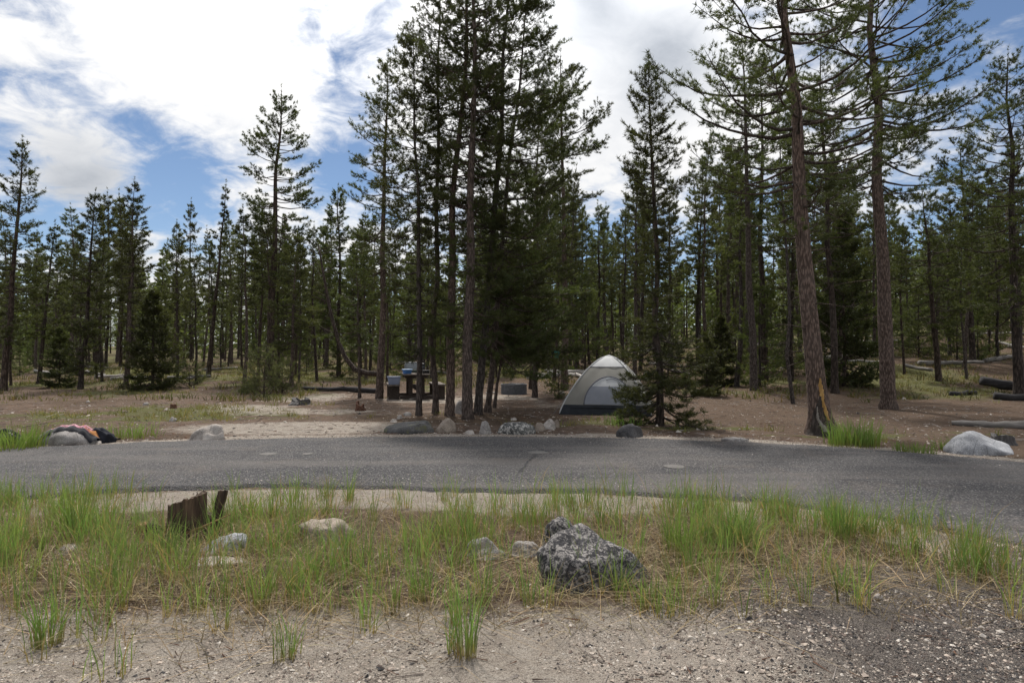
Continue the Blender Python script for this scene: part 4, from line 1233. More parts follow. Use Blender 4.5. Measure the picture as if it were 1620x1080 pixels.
dV = np.array([v.co[:] for v in draped.data.vertices]) + np.array(draped.location)
dx, dy, dz = draped.location
tx0 = dx - 0.70; tx1 = dx + 0.50
nu, nv = 70, 26
TVv, TC = [], []
top = dV[dV[:, 2] > tz(dx, dy)]
for j in range(nv):
    for i in range(nu):
        u, v = i / (nu - 1), j / (nv - 1)
        x = tx0 + (tx1 - tx0) * u
        yc = dy - 0.20 + 0.12 * (u - .3)
        y = yc + 0.60 * v
        q = top[np.argsort((top[:, 0] - x) ** 2 + (top[:, 1] - y) ** 2)[:6]]
        dmin = math.sqrt(((q[0, 0] - x) ** 2 + (q[0, 1] - y) ** 2))
        zr = q[:, 2].mean() if dmin < .07 else tz(x, y)
        TVv.append([x, y, zr]); TC.append([0, 0, 0])
TVv = np.array(TVv); Z = TVv[:, 2].reshape(nv, nu)
for _ in range(7):                                # cloth bridges hollows, so smooth the sheet upwards
    Zp = np.pad(Z, 1, mode='edge')
    Zs = (Zp[:-2, 1:-1] + Zp[2:, 1:-1] + Zp[1:-1, :-2] + Zp[1:-1, 2:]) / 4
    Z = np.maximum(Z, Zs)
uu, vv = np.meshgrid(np.linspace(0, 1, nu), np.linspace(0, 1, nv))
Z = Z + 0.03 + 0.012 * np.sin(uu * 40 + vv * 7) * (0.3 + uu) + 0.02 * (fnoise(uu * 3, vv * 2, .4, 3) - .5)
TVv[:, 2] = Z.ravel()
vf = vv.ravel(); uf = uu.ravel()
edge = np.where((vf < .16) | (vf > .95) | (uf < .015), 1.0, 0.0)
TCc = np.stack([edge, sstep(uf, .72, .82), np.zeros_like(uf)], -1)
ii = (np.arange(nv - 1)[:, None] * nu + np.arange(nu - 1)[None, :]).ravel()
tq = np.stack([ii, ii + 1, ii + nu + 1, ii + nu], -1)
# a hanging black hem on the near side gives the cloth its thickness
nb_ = len(TVv)
hem = TVv[:nu].copy(); hem[:, 1] -= 0.035; hem[:, 2] -= 0.06 + 0.02 * np.sin(np.arange(nu) * .9)
hq = np.stack([np.arange(nu - 1) + nb_, np.arange(nu - 1) + nb_ + 1, np.arange(nu - 1) + 1, np.arange(nu - 1)], -1)
towel = link('towel', mesh_np('towel', np.vstack([TVv, hem]), np.vstack([tq, hq]), towel_mat(), None, True, {'col': np.vstack([TCc, np.tile([[1., 0, 0]], (nu, 1))])}))
tag(towel, 'black edged towel with pink and white flames draped over the boulder', 'towel')
M_BLACKCLOTH = plain_mat('black_cloth', (0.016, 0.018, 0.026), 0.9, .3, 14)
M_BLUECLOTH = plain_mat('navy_cloth', (0.03, 0.04, 0.075), 0.9, .3, 14)


def crumple(name, label, cat, pxc, pyb, wpx, hpx, mat, seed, depth=.7):
    x, y = on_ground(pxc, pyb)
    w = wpx / F * y; h = hpx / F * y; dep = w * depth
    V, Fc = ICO[5]
    g = np.random.default_rng(seed); off = Vector(g.uniform(-9, 9, 3))
    P = V.copy()
    dsp = np.array([mnoise.ridged_multi_fractal(Vector((v[0] * 1.4, v[1] * 1.6, v[2] * .8)) + off, 1.0, 2.0, 4, 1.0, 2.0) for v in V])
    P *= (0.72 + .22 * dsp)[:, None]
    P[:, 2] = np.where(P[:, 2] > 0, P[:, 2] * (1 - .25 * P[:, 0]), P[:, 2] * .12)
    P = P * np.array([w / 2, dep / 2, h])
    o = link(name, mesh_np(name, P, Fc, mat, None, True), None, (x, y + dep * .4, tz(x, y) + .012))
    return tag(o, label, cat)


crumple('jacket', 'crumpled black and navy jacket on the ground right of the draped boulder', 'jacket', 139, 702, 66, 25, M_BLACKCLOTH, 4, .6)
crumple('bag', 'dark cloth bundle with two white tags at the far left edge', 'bundle', 6, 702, 44, 20, M_BLACKCLOTH, 6, .6)
bag = bpy.data.objects['bag']
for k, (ox, oz) in enumerate(((0.10, .19), (0.155, .175))):
    V, Q = box(ox, -.12, oz - .02, .035, .012, .022, .3, .004)
    link('tag', mesh_np('tag', V, Q, plain_mat('white_tag', (.7, .68, .62), .8)), bag)

# ------------------------------------------------------------------ tent
def build_tent():
    d = 17.6
    cx, cy = at_d(963, d + 0.0)
    z0 = tz(cx, cy)
    e = empty('dome_tent', (cx, cy, z0), 'grey beige dome tent with dark floor band and arched door panel', 'tent', None, R(-13))
    a, H = 1.11, z_at(562, d) - z0
    NR, NS = 34, 20
    tt = np.linspace(0, 1, NR)

    def wid(t):                       # half width of the square section at height fraction t
        return a * np.maximum(0.0, (1 - t ** 1.35)) ** 0.62 * (1 - .12 * t)
    M_BEIGE, M_TUB, M_WHITE = (plain_mat('tent_beige', (0.255, 0.248, 0.225), .75, .09, 5, bump=.25), plain_mat('tent_floor_band', (0.020, 0.024, 0.030), .7, .35, 9, bump=.3), plain_mat('tent_white_top', (0.55, 0.56, 0.57), .6, .05, 4))
    for m in (M_BEIGE, M_WHITE):      # thin cloth lets light through
        nt = m.node_tree; b = nt.nodes['Principled BSDF']
        tr = nt.nodes.new('ShaderNodeBsdfTranslucent'); tr.inputs[0].default_value = (.62, .62, .58, 1)
        mx = nt.nodes.new('ShaderNodeMixShader'); mx.inputs[0].default_value = .2
        nt.links.new(b.outputs[0], mx.inputs[1]); nt.links.new(tr.outputs[0], mx.inputs[2]); nt.links.new(mx.outputs[0], nt.nodes['Material Output'].inputs[0])

    def pt(side, s, t, off=0.0):
        """point on wall `side` (0 front,1 right,2 back,3 left), s in -1..1 across, t height"""
        w = wid(t)
        bulge = 0.05 * (1 - s * s) * math.sin(math.pi * min(1, t * 1.1)) - 0.035 * (1 - s * s) * (t < .12)
        sag = -0.05 * (1 - abs(s)) * (1 - t) * 0
        lx, ly = s * w, -(w + bulge + off)
        for _ in range(side):
            lx, ly = -ly, lx
        return [lx, ly, t * H + sag]
    wr = np.random.default_rng(3)
    for nm, t0, t1, mat in (('floor_band', 0.0, 0.165, M_TUB), ('wall', 0.165, 0.80, M_BEIGE), ('roof_panel', 0.80, 1.0, M_WHITE)):
        g = Geo()
        for sd in range(4):
            ts = np.linspace(t0, t1, 12); ss = np.linspace(-1, 1, NS)
            V = np.array([pt(sd, s, t, (0.006 if nm == 'floor_band' else 0) + (1 - s * s) * (.035 * float(vnoise(np.array([s * 2 + sd * 9]), np.array([t * 3.5]), .8, 5)[0]) - .02)) for t in ts for s in ss])
            ii = (np.arange(11)[:, None] * NS + np.arange(NS - 1)[None, :]).ravel()
            g.add(V, np.stack([ii, ii + 1, ii + NS + 1, ii + NS], -1))
        link(nm, g.mesh(nm, [mat], True), e)
    # arched door on the front: grey panel, mesh window on top
    M_DOOR = plain_mat('door_cloth', (0.235, 0.25, 0.285), .8, .06, 4)
    M_MESH = plain_mat('door_window', (0.50, 0.51, 0.52), .7, .08, 6)
    M_PIPE = plain_mat('door_piping', (0.10, 0.105, 0.13), .7)
    M_DARKIN = plain_mat('dark_mesh', (0.20, 0.21, 0.23), .8)
    s0, sw_, tb, tm = 0.10, 0.52, 0.175, 0.64

    def arch(f):                       # half width of the door at height t, metres/width
        q = np.clip((f - tb) / (tm - tb), 0, 1)
        return sw_ * (1 - q ** 3.0) ** .5 * (1 - .18 * q)

    def panel(nm, ta, tz_, mat, off):
        ts = np.linspace(ta, tz_, 16); ss = np.linspace(-1, 1, 13)
        V = []
        for t in ts:
            hw = arch(t) * (1 + 0.9 * t)
            for s in ss:
                V.append(pt(0, s0 + s * hw, t, off))
        ii = (np.arange(15)[:, None] * 13 + np.arange(12)[None, :]).ravel()
        return link(nm, mesh_np(nm, np.array(V), np.stack([ii, ii + 1, ii + 14, ii + 13], -1), mat, None, True), e)
    dr = panel('door', tb, .475, M_DOOR, 0.016)
    wn = panel('window', .475, tm - .004, M_MESH, 0.014)
    P = [pt(0, s0 - arch(t) * (1 + .9 * t), t, .02) for t in np.linspace(tb, tm - .002, 20)] + [pt(0, s0 + arch(t) * (1 + .9 * t), t, .02) for t in np.linspace(tm - .002, tb, 20)]
    V, Fc = tube(P, np.full(len(P), .014), 6); link('piping', mesh_np('piping', V, Fc, M_PIPE, None, True), e)
    P = [pt(0, s0 + .1 + .42 * math.cos(q) * .62, .53 + .07 * math.sin(q), .022) for q in np.linspace(.1, 2.4, 14)]
    V, Fc = tube(P, np.full(len(P), .008), 5); link('rolled_flap', mesh_np('rolled_flap', V, Fc, M_DARKIN, None, True), e)
    # pole sleeves along the corners
    for c in range(4):
        P = [pt(c, 1.0, t, 0.004) for t in np.linspace(0.02, 1, 24)]
        V, Fc = tube(P, np.full(24, .017), 6); link('pole_sleeve', mesh_np('pole_sleeve', V, Fc, M_WHITE, None, True), e)
    # seam between wall and roof panel
    P = [pt(0, s, .80, .006) for s in np.linspace(-1, 1, 16)]
    V, Fc = tube(P, np.full(16, .008), 5); link('seam', mesh_np('seam', V, Fc, M_PIPE, None, True), e)
    # guy line on the left
    A = np.array(pt(3, -1, .45)); Bp = np.array([-a - .18, -a - .05, -.02])
    V, Fc = tube(np.array([pt(0, -1, .62), [-a - .12, -a + .05, 0.05], Bp]), [.004] * 3, 4); link('guy_line', mesh_np('guy_line', V, Fc, M_DARKIN), e)


build_tent()

# ------------------------------------------------------------------ picnic table
M_TABLE = wood_mat('dark_table_wood', (0.026, 0.020, 0.017), (0.050, 0.038, 0.031), (0.085, 0.068, 0.058), (1, .1, 1), 26)
M_TABLE_TOP = wood_mat('worn_table_top', (0.095, 0.078, 0.066), (0.16, 0.135, 0.118), (0.24, 0.21, 0.19), (1, .1, 1), 24)
td = 22.3
tcx, tcy = at_d(657, td); tz0 = tz(tcx, tcy)
TYAW = R(12)
tab = empty('picnic_table', (tcx, tcy, tz0), 'heavy dark wooden picnic table with two benches among the pines', 'table', None, TYAW)


def tbox(nm, cx, cy, cz, sx, sy, sz, mat, par, bev=.008):
    V, Q = box(cx, cy, cz, sx, sy, sz, 0, bev)
    return link(nm, mesh_np(nm, V, Q, mat), par)


topm = None
for k in range(4):
    tbox('plank', (k - 1.5) * .205, 0, .775 + .004 * (k % 2), .195, 1.9, .05, M_TABLE_TOP, tab)
for s in (-1, 1):
    for k in range(2):
        tbox('bench_plank', s * (.71 + (k - .5) * .195), 0, .45, .185, 1.9, .05, M_TABLE_TOP, tab)
    for e_ in (-1, 1):
        tbox('bench_leg', s * .71, e_ * .78, .2105, .34, .09, .425, M_TABLE, tab)
    tbox('bench_rail', s * .71, 0, .38, .06, 1.46, .09, M_TABLE, tab)
for e_ in (-1, 1):
    for s in (-1, 1):
        tbox('pedestal', s * .19, e_ * .62, .39, .13, .11, .535, M_TABLE, tab)
    tbox('crossbeam', 0, e_ * .62, .70, .74, .13, .085, M_TABLE, tab)
    tbox('foot_beam', 0, e_ * .74, .06, 1.06, .10, .12, M_TABLE, tab)
tbox('stretcher', 0, 0, .35, .09, 1.14, .14, M_TABLE, tab)


def on_table(lx, ly, lz):
    c, s = math.cos(TYAW), math.sin(TYAW)
    return (tcx + lx * c - ly * s, tcy + lx * s + ly * c, tz0 + lz)


def tub(name, label, cat, loc, w, l, h, mat, rimmat, taper=.86, rz=TYAW, lid=None):
    """open tapered plastic tub with a rolled rim"""
    e = empty(name, loc, label, cat, None, rz)
    g = Geo()

    def rr(sx, sy, z, n=6, r=.05):
        P = []
        for (qx, qy, a0) in ((1, 1, 0), (-1, 1, 90), (-1, -1, 180), (1, -1, 270)):
            for a in np.linspace(a0, a0 + 90, n):
                P.append([qx * (sx - r) + r * math.cos(R(a)), qy * (sy - r) + r * math.sin(R(a)), z])
        return P
    rings = [rr(w / 2 * taper, l / 2 * taper, 0), rr(w / 2 * (taper + 1) / 2, l / 2 * (taper + 1) / 2, h / 2), rr(w / 2, l / 2, h), rr(w / 2 - .012, l / 2 - .012, h), rr(w / 2 * taper - .012, l / 2 * taper - .012, .015)]
    n = len(rings[0]); V = np.array(sum(rings, []))
    Q = [[k * n + i, k * n + (i + 1) % n, (k + 1) * n + (i + 1) % n, (k + 1) * n + i] for k in range(4) for i in range(n)]
    g.add(V, np.array(Q))
    g.add(np.vstack([V[-n:], [[0, 0, .015]]]), np.array([[i, (i + 1) % n, n] for i in range(n)]))
    g.add(np.vstack([V[:n], [[0, 0, 0.0]]]), np.array([[(i + 1) % n, i, n] for i in range(n)]))
    link('body', g.mesh('body', [mat], True), e)
    P = np.array(rr(w / 2 + .006, l / 2 + .006, h - .006) + [rr(w / 2 + .006, l / 2 + .006, h - .006)[0]])
    V, Fc = tube(P, np.full(len(P), .012), 6); link('rim', mesh_np('rim', V, Fc, rimmat, None, True), e)
    if lid is not None:
        V, Q = box(0, 0, h + .022, w + .03, l + .03, .035, 0, .015); link('lid', mesh_np('lid', V, Q, lid), e)
    return e


M_TUBBLUE = plain_mat('grey_blue_plastic', (0.20, 0.235, 0.33), .45, .08, 6)
M_TUBRIM = plain_mat('dark_blue_plastic', (0.10, 0.125, 0.19), .45, .08, 6)
M_BLUE = plain_mat('blue_plastic', (0.06, 0.16, 0.38), .45, .08, 6)
M_PALEBLUE = plain_mat('pale_blue_plastic', (0.32, 0.43, 0.58), .45, .08, 6)
tub('wash_tub', 'grey blue plastic wash tub on the left picnic bench', 'tub', on_table(-.71, -.70, .478), .40, .46, .24, M_TUBBLUE, M_TUBRIM, .84)
tub('storage_box', 'small bright blue plastic box with pale lid on the picnic table', 'box', on_table(-.30, -.68, .804), .24, .32, .11, M_BLUE, M_BLUE, .9, TYAW + .2, M_PALEBLUE)
M_STOVE = plain_mat('dark_green_metal', (0.03, 0.045, 0.035), .4, .1, 8, .5)
M_STEEL = plain_mat('grey_steel', (0.30, 0.32, 0.34), .35, .1, 20, .5, .6)
M_BLACKP = plain_mat('black_plastic', (0.014, 0.014, 0.016), .45, .1, 8)
st = empty('camp_stove', on_table(-.02, .28, .804), 'open camp stove with raised grey lid on the picnic table', 'stove', None, TYAW - .1)
V, Q = box(0, 0, .055, .62, .36, .11, 0, .012); link('body', mesh_np('body', V, Q, M_STOVE), st)
V, Q = box(0, .20, .225, .62, .02, .22, 0, .008); link('lid', mesh_np('lid', V, Q, M_STEEL), st)
V, Q = box(-.02, .195, .348, .58, .05, .024, 0, .006); link('lid_edge', mesh_np('lid_edge', V, Q, plain_mat('white_enamel', (.72, .72, .70), .4)), st)
for s in (-1, 1):
    V, Q = box(s * .305, .06, .19, .012, .26, .15, 0, .003); link('windshield', mesh_np('windshield', V, Q, M_STEEL), st)
    a = np.linspace(0, 2 * math.pi, 20); V, Fc = tube(np.stack([s * .15 + .085 * np.cos(a), .085 * np.sin(a) - .01, np.full(20, .122)], -1), np.full(20, .010), 5)
    link('burner', mesh_np('burner', V, Fc, M_BLACKP, None, True), st)
ln = empty('lantern', on_table(.26, .02, .804), 'black camping lantern standing on the picnic table', 'lantern', None, TYAW)


def lathe(prof, n=20):
    V, Q = [], []
    for (r, z) in prof:
        for k in range(n):
            V.append([r * math.cos(2 * math.pi * k / n), r * math.sin(2 * math.pi * k / n), z])
    for j in range(len(prof) - 1):
        for k in range(n):
            Q.append([j * n + k, j * n + (k + 1) % n, (j + 1) * n + (k + 1) % n, (j + 1) * n + k])
    return np.array(V), np.array(Q)


V, Q = lathe([(0.001, 0), (.085, 0), (.088, .06), (.06, .085), (.055, .095)]); link('base', mesh_np('base', V, Q, M_BLACKP, None, True), ln)
V, Q = lathe([(.055, .095), (.07, .15), (.07, .22), (.055, .26)]); link('globe', mesh_np('globe', V, Q, plain_mat('smoked_glass', (.05, .055, .06), .15, .05, 5, .5), None, True), ln)
V, Q = lathe([(.056, .26), (.085, .27), (.07, .30), (.03, .325), (.001, .33)]); link('cap', mesh_np('cap', V, Q, M_BLACKP, None, True), ln)
a = np.linspace(0, math.pi, 14); V, Fc = tube(np.stack([.075 * np.cos(a), 0 * a, .30 + .10 * np.sin(a)], -1), np.full(14, .005), 5); link('handle', mesh_np('handle', V, Fc, M_BLACKP, None, True), ln)
tub('crate', 'low black crate at the right side of the table top', 'crate', on_table(.30, -.55, .804), .22, .34, .10, M_BLACKP, M_BLACKP, .92)

# ------------------------------------------------------------------ fire ring, board, clothes
M_RING = plain_mat('rusty_dark_steel', (0.105, 0.112, 0.125), .6, .3, 14, .4, .2, .3)
fx, fy = at_d(813, 24.0); fz = tz(fx, fy)
ring = empty('fire_ring', (fx, fy, fz), 'round grey metal fire ring standing on the bare ground', 'fire ring')
V, Q = lathe([(.455, -.03), (.45, .33), (.44, .33), (.44, -.03)], 40); link('wall', mesh_np('wall', V, Q, M_RING, None, False), ring)
a = np.linspace(0, 2 * math.pi, 41); V, Fc = tube(np.stack([.447 * np.cos(a), .447 * np.sin(a), np.full(41, .334)], -1), np.full(41, .014), 6); link('rim', mesh_np('rim', V, Fc, M_RING, None, True), ring)
V, Q = lathe([(.436, .03), (.25, .07), (.001, .09)], 30); link('ash_bed', mesh_np('ash_bed', V, Q, plain_mat('ash', (.11, .105, .10), .95, .4, 25, .1, 0, .5), None, True), ring)
g = Geo()
for k in range(7):
    V, Fc = tube(np.array([[-.15 + k * .08, -.20, .352], [-.15 + k * .08, .38, .352]]), [.006, .006], 5); g.add(V, Fc)
for yy in (-.2, .38):
    V, Fc = tube(np.array([[-.17, yy, .352], [.36, yy, .352]]), [.008, .008], 5); g.add(V, Fc)
tag(link('grate', g.mesh('grate', [M_RING], True), ring), kind='stuff')
M_PALEWOOD = wood_mat('bleached_wood', (0.30, 0.275, 0.25), (0.43, 0.40, 0.37), (0.56, 0.53, 0.50), (.12, 1, 1), 22)
bx, by = on_ground(778, 622)
V, Q = box(0, 0, .025, .42, .16, .04, .25, .008); tag(link('board', mesh_np('board', V, Q, M_PALEWOOD), None, (bx, by, tz(bx, by))), 'short whitish board lying left of the fire ring', 'board')


def cloth(name, label, px, py_top, py_bot, wpx, d, mat, seed):
    x, y = at_d(px, d); zt, zb = z_at(py_top, d), z_at(py_bot, d); w = wpx / F * d
    g = np.random.default_rng(seed); V = []
    for j in range(16):
        v = j / 15
        for i in range(15):
            u = i / 14 - .5
            ww = w * (1 - .28 * math.sin(v * 2.6))
            V.append([x + u * ww + .02 * v * math.sin(seed + 5 * v), y + .03 * math.sin(u * 17 + seed + v) * (.3 + v), zt + (zb - zt) * v - (0.05 * abs(u) * (1 - v) + (.10 * u * v))])
    ii = (np.arange(15)[:, None] * 15 + np.arange(14)[None, :]).ravel()
    Q = np.stack([ii, ii + 15, ii + 16, ii + 1], -1)
    return tag(link(name, mesh_np(name, np.array(V), Q, mat, None, True)), label, 'cloth')


cloth('towel', 'teal towel hanging on the cord beside the reddish trunk', 881, 554, 569, 9, 26.2, plain_mat('teal_cloth', (.03, .20, .20), .9, .15, 6), 1)
cloth('shirt', 'black shirt hanging next to the teal towel', 878, 555, 578, 13, 26.3, M_BLACKCLOTH, 2)
P = np.array([[at_d(840, 26.3)[0], 26.25, z_at(551, 26.3)], [at_d(866, 26.3)[0], 26.25, z_at(554, 26.3)], [at_d(893, 26.4)[0], 26.4, z_at(552, 26.3)]])
V, Fc = tube(P, [.006] * 3, 4); tag(link('clothes_line', mesh_np('clothes_line', V, Fc, M_BLACKP)), 'thin cord with clothes strung to the open crowned pine', 'cord')
plant('pine_tree', 'slim pine holding the far end of the clothes cord', 'pine tree', None, (at_d(839, 26.3)[0], 26.4, tz(at_d(839, 26.3)[0], 26.4) - .05), VAR[3], 1.0, (.85, .85, .95))

# ------------------------------------------------------------------ stumps
def shell(a0, a1, r, th, hfun, n=26, seed=0, flare=.25, lean=(0, 0)):
    g = np.random.default_rng(seed)
    A = np.linspace(a0, a1, n); lev = np.array([-.08, 0, .12, .3, .5, .7, .85, 1.0])
    ro = r * (1 + g.normal(0, .022, n)); V = []
    for inner in (0, 1):
        for t in lev:
            for i, a in enumerate(A):
                h = hfun(i / (n - 1)) * (1 + .022 * g.normal() * (t == 1.0))
                rad = ro[i] * (1 + flare * (1 - max(t, 0)) ** 3) - inner * th
                V.append([math.sin(a) * rad + lean[0] * t * h, -math.cos(a) * rad + lean[1] * t * h, t * h])
    V = np.array(V); nl = len(lev); q = []
    idx = lambda k, t, i: k * nl * n + t * n + i
    for t in range(nl - 1):
        for i in range(n - 1):
            q.append([idx(0, t, i), idx(0, t, i + 1), idx(0, t + 1, i + 1), idx(0, t + 1, i)])
            q.append([idx(1, t, i + 1), idx(1, t, i), idx(1, t + 1, i), idx(1, t + 1, i + 1)])
        for i, f in ((0, 1), (n - 1, 0)):
            qq = [idx(0, t, i), idx(0, t + 1, i), idx(1, t + 1, i), idx(1, t, i)]
            q.append(qq if f else qq[::-1])
    for i in range(n - 1):
        q.append([idx(0, nl - 1, i), idx(0, nl - 1, i + 1), idx(1, nl - 1, i + 1), idx(1, nl - 1, i)])
    return V, np.array(q)


M_STUMP = wood_mat('rotting_stump_wood', (0.030, 0.022, 0.016), (0.075, 0.050, 0.034), (0.17, 0.115, 0.075), (1, 1, .10), 30)
M_STUMP_IN = wood_mat('broken_wood', (0.14, 0.08, 0.035), (0.27, 0.17, 0.08), (0.42, 0.30, 0.17), (.15, 1, 1), 24)
M_STUMP_GREY = wood_mat('grey_stump_wood', (0.05, 0.046, 0.045), (0.10, 0.094, 0.092), (0.19, 0.18, 0.175), (1, 1, .12), 26)
M_STUMP_RED = wood_mat('red_rot_wood', (0.06, 0.028, 0.018), (0.13, 0.065, 0.042), (0.21, 0.12, 0.08), (1, 1, .2), 26)
x, y = on_ground(295, 852); z = tz(x, y)
stp = empty('broken_stump', (x, y + .12, z), 'dark rotten broken stump with two upright shards in the front grass', 'stump')
V, Q = shell(-1.15, 1.0, .19, .05, lambda u: .25 + .13 * u, 30, 2); link('shard', mesh_np('shard', V, Q, M_STUMP, None, False), stp)
V, Q = shell(1.35, 2.1, .18, .055, lambda u: .36 - .03 * u, 12, 4, .1, (.22, .1)); link('shard', mesh_np('shard', V, Q, M_STUMP, None, False), stp)
V, Q = shell(2.3, 4.9, .18, .05, lambda u: .10 + .05 * math.sin(u * 9), 24, 5); link('rim', mesh_np('rim', V, Q, M_STUMP, None, False), stp)
for k, (ox, oy, l, w, h, rz, mt) in enumerate(((-.30, -.06, .26, .14, .12, .5, M_STUMP), (-.20, -.10, .20, .07, .05, -.25, M_STUMP_IN), (-.36, -.10, .14, .08, .13, 1.2, M_STUMP_IN))):
    V, Fc = rock_mesh(60 + k, l / 2, w / 2, h, 3, .3, 0, 4); c, s_ = math.cos(rz), math.sin(rz)
    V = np.stack([V[:, 0] * c - V[:, 1] * s_ + ox, V[:, 0] * s_ + V[:, 1] * c + oy, V[:, 2]], -1)
    link('root_chunk', mesh_np('root_chunk', V, Fc, mt, None, False), stp)
V, Fc = tube(np.array([[.02, -.22, .06], [.18, -.2, .12], [.36, -.12, .20]]), [.012, .010, .004], 6); link('splinter', mesh_np('splinter', V, Fc, M_STUMP_IN, None, True), stp)


def small_stump(label, px, py, wpx, hpx, mat, seed, jag=.35, name='stump'):
    x, y = on_ground(px, py); r = wpx / 2 / F * y * .8; h = hpx / F * y
    g = np.random.default_rng(seed); jj = g.uniform(1 - jag, 1, 9)
    e = empty(name, (x, y + r, tz(x, y + r) - .01), label, 'stump', None, g.uniform(-.4, .4))
    V, Q = shell(-3.05, 3.05, r, r * .45, lambda u: h * float(np.interp(u, np.linspace(0, 1, 9), jj)), 34, seed, .35); link('shell', mesh_np('shell', V, Q, mat, None, False), e)
    V, Q = lathe([(r * .6, h * .35), (r * .3, h * .42), (.001, h * .38)], 16); link('core', mesh_np('core', V, Q, mat, None, True), e)
    for k in range(4):
        a = g.uniform(-1.7, 1.7); V, Fc = tube(np.array([[math.sin(a) * r * .8, -math.cos(a) * r * .8, h * .3], [math.sin(a) * r * 1.35, -math.cos(a) * r * 1.35, h * .1], [math.sin(a) * r * 1.8, -math.cos(a) * r * 1.8, -.02]]), [r * .22, r * .16, r * .05], 6)
        link('root', mesh_np('root', V, Fc, mat, None, True), e)
    return e


small_stump('low jagged grey stump on the left edge of the sandy camp pad', 472, 641, 36, 14, M_STUMP_GREY, 3, .6)
small_stump('small red brown stump on the sandy pad left of the boulder row', 568, 650, 16, 18, M_STUMP_RED, 5, .6)
small_stump('tiny red brown stub beside a whitish stone in the left clearing', 272, 646, 12, 8, M_STUMP_RED, 6, .5)
small_stump('dark wide stump behind the blue grey boulder at right', 1598, 704, 40, 18, M_STUMP_GREY, 8, .5)

# ------------------------------------------------------------------ logs
M_LOG_BURNT = wood_mat('burnt_log', (0.016, 0.015, 0.016), (0.036, 0.034, 0.035), (0.085, 0.082, 0.083), (.12, 1, 1), 18)
M_LOG_GREY = wood_mat('grey_log', (0.12, 0.11, 0.10), (0.21, 0.195, 0.18), (0.33, 0.31, 0.29), (.12, 1, 1), 18)


def log(label, p0, p1, d0, d1, r0, r1, mat, group=None, lift=0.0, seed=0, stubs=2, lift1=None):
    g = np.random.default_rng(seed)
    x0, y0 = at_d(p0, d0); x1, y1 = at_d(p1, d1)
    L_ = math.hypot(x1 - x0, y1 - y0); yaw = math.atan2(y1 - y0, x1 - x0)
    s = np.linspace(0, 1, 9)
    lf = lift + (((lift if lift1 is None else lift1) - lift) * s)
    zs = np.array([tz(x0 + (x1 - x0) * t, y0 + (y1 - y0) * t) for t in s]) + lf + r0 * .7
    P = np.stack([L_ * s, np.interp(s, [0, .3, .7, 1], g.normal(0, .04, 4)), zs - zs[0] + g.normal(0, .012, 9)], -1)
    V, Fc = tube(P, (r0 + (r1 - r0) * s), 9, True, 1 + g.normal(0, .05, (9, 9)))
    o = link('fallen_log', mesh_np('fallen_log', V, Fc, mat, None, True), None, (x0, y0, zs[0])); o.rotation_euler = (0, 0, yaw)
    for k in range(stubs):
        t = g.uniform(.15, .9); b0 = np.array([np.interp(t, s, P[:, q]) for q in range(3)]); a = g.uniform(.2, 2.9)
        dv = np.array([g.uniform(.05, .25), math.cos(a) * .3, math.sin(a) * .4]) * g.uniform(.5, 1.4)
        V, Fc = tube(np.array([b0, b0 + dv * .5, b0 + dv]), [r0 * .22, r0 * .15, .005], 5)
        link('branch_stub', mesh_np('branch_stub', V, Fc, mat, None, True), o)
    return tag(o, label, 'log', group)


log('thick burnt log raised on one end at the right edge', 1552, 1680, 22.6, 22.2, .15, .17, M_LOG_BURNT, None, .42, 1, 1, -.02)
log('burnt log lying flat under the raised one at the right edge', 1572, 1700, 21.6, 21.0, .13, .10, M_LOG_BURNT, None, 0, 2, 1)
log('short charred log on the mossy slope left of the burnt pair', 1505, 1542, 23.0, 23.4, .09, .07, M_LOG_BURNT, None, 0, 3, 0)
log('pale grey log behind the blue grey boulder', 1505, 1640, 14.3, 13.4, .07, .10, M_LOG_GREY, None, 0, 4, 1)
log('dark log lying left of the picnic table behind the thin pine', 478, 606, 25.4, 25.0, .07, .11, M_LOG_BURNT, None, .05, 5, 3)
lr = random.Random(9)
WL = 'fallen logs on the right slope'
for i in range(20):
    px = lr.uniform(1110, 1640); d = lr.uniform(30, 52); l = lr.uniform(28, 100) * 40 / d
    log(f"{('whitish', 'grey', 'grey')[i % 3]} {'long' if l * d / F > 2.2 else 'short'} fallen log {'low' if d < 38 else 'high'} on the right slope, {'left of the red barked pine' if px < 1380 else 'right of the red barked pine'}", px, px + l, d, d + lr.uniform(-3, 3), lr.uniform(.05, .13), lr.uniform(.04, .09), (M_PALEWOOD, M_LOG_GREY, M_LOG_GREY)[i % 3], WL, lr.uniform(0, .25), 20 + i, lr.randrange(3))
for i in range(5):
    px = 838 + i * 14 + lr.uniform(-6, 6); d = 33 + i * .5
    log('whitish log of the pale pile beyond the hung clothes', px, px + lr.uniform(30, 55), d, d + lr.uniform(-1, 1), .11, .08, M_PALEWOOD, 'pale log pile beyond the hung clothes', .08 * (i % 3), 60 + i, 1)
for i in range(9):
    px = lr.uniform(-60, 420); d = lr.uniform(31, 44)
    log('grey fallen log in the shade of the left woods', px, px + lr.uniform(30, 70), d, d + lr.uniform(-3, 3), .09, .06, (M_LOG_GREY, M_PALEWOOD)[i % 3 == 0], 'fallen logs in the left woods', .05, 70 + i, 2)
for i in range(7):
    px = lr.uniform(600, 1080); d = lr.uniform(33, 46)
    log('grey fallen log in the woods behind the campsite', px, px + lr.uniform(25, 60), d, d + lr.uniform(-3, 3), .09, .06, (M_LOG_GREY, M_PALEWOOD)[i % 2], 'fallen logs behind the campsite', .05, 80 + i, 2)

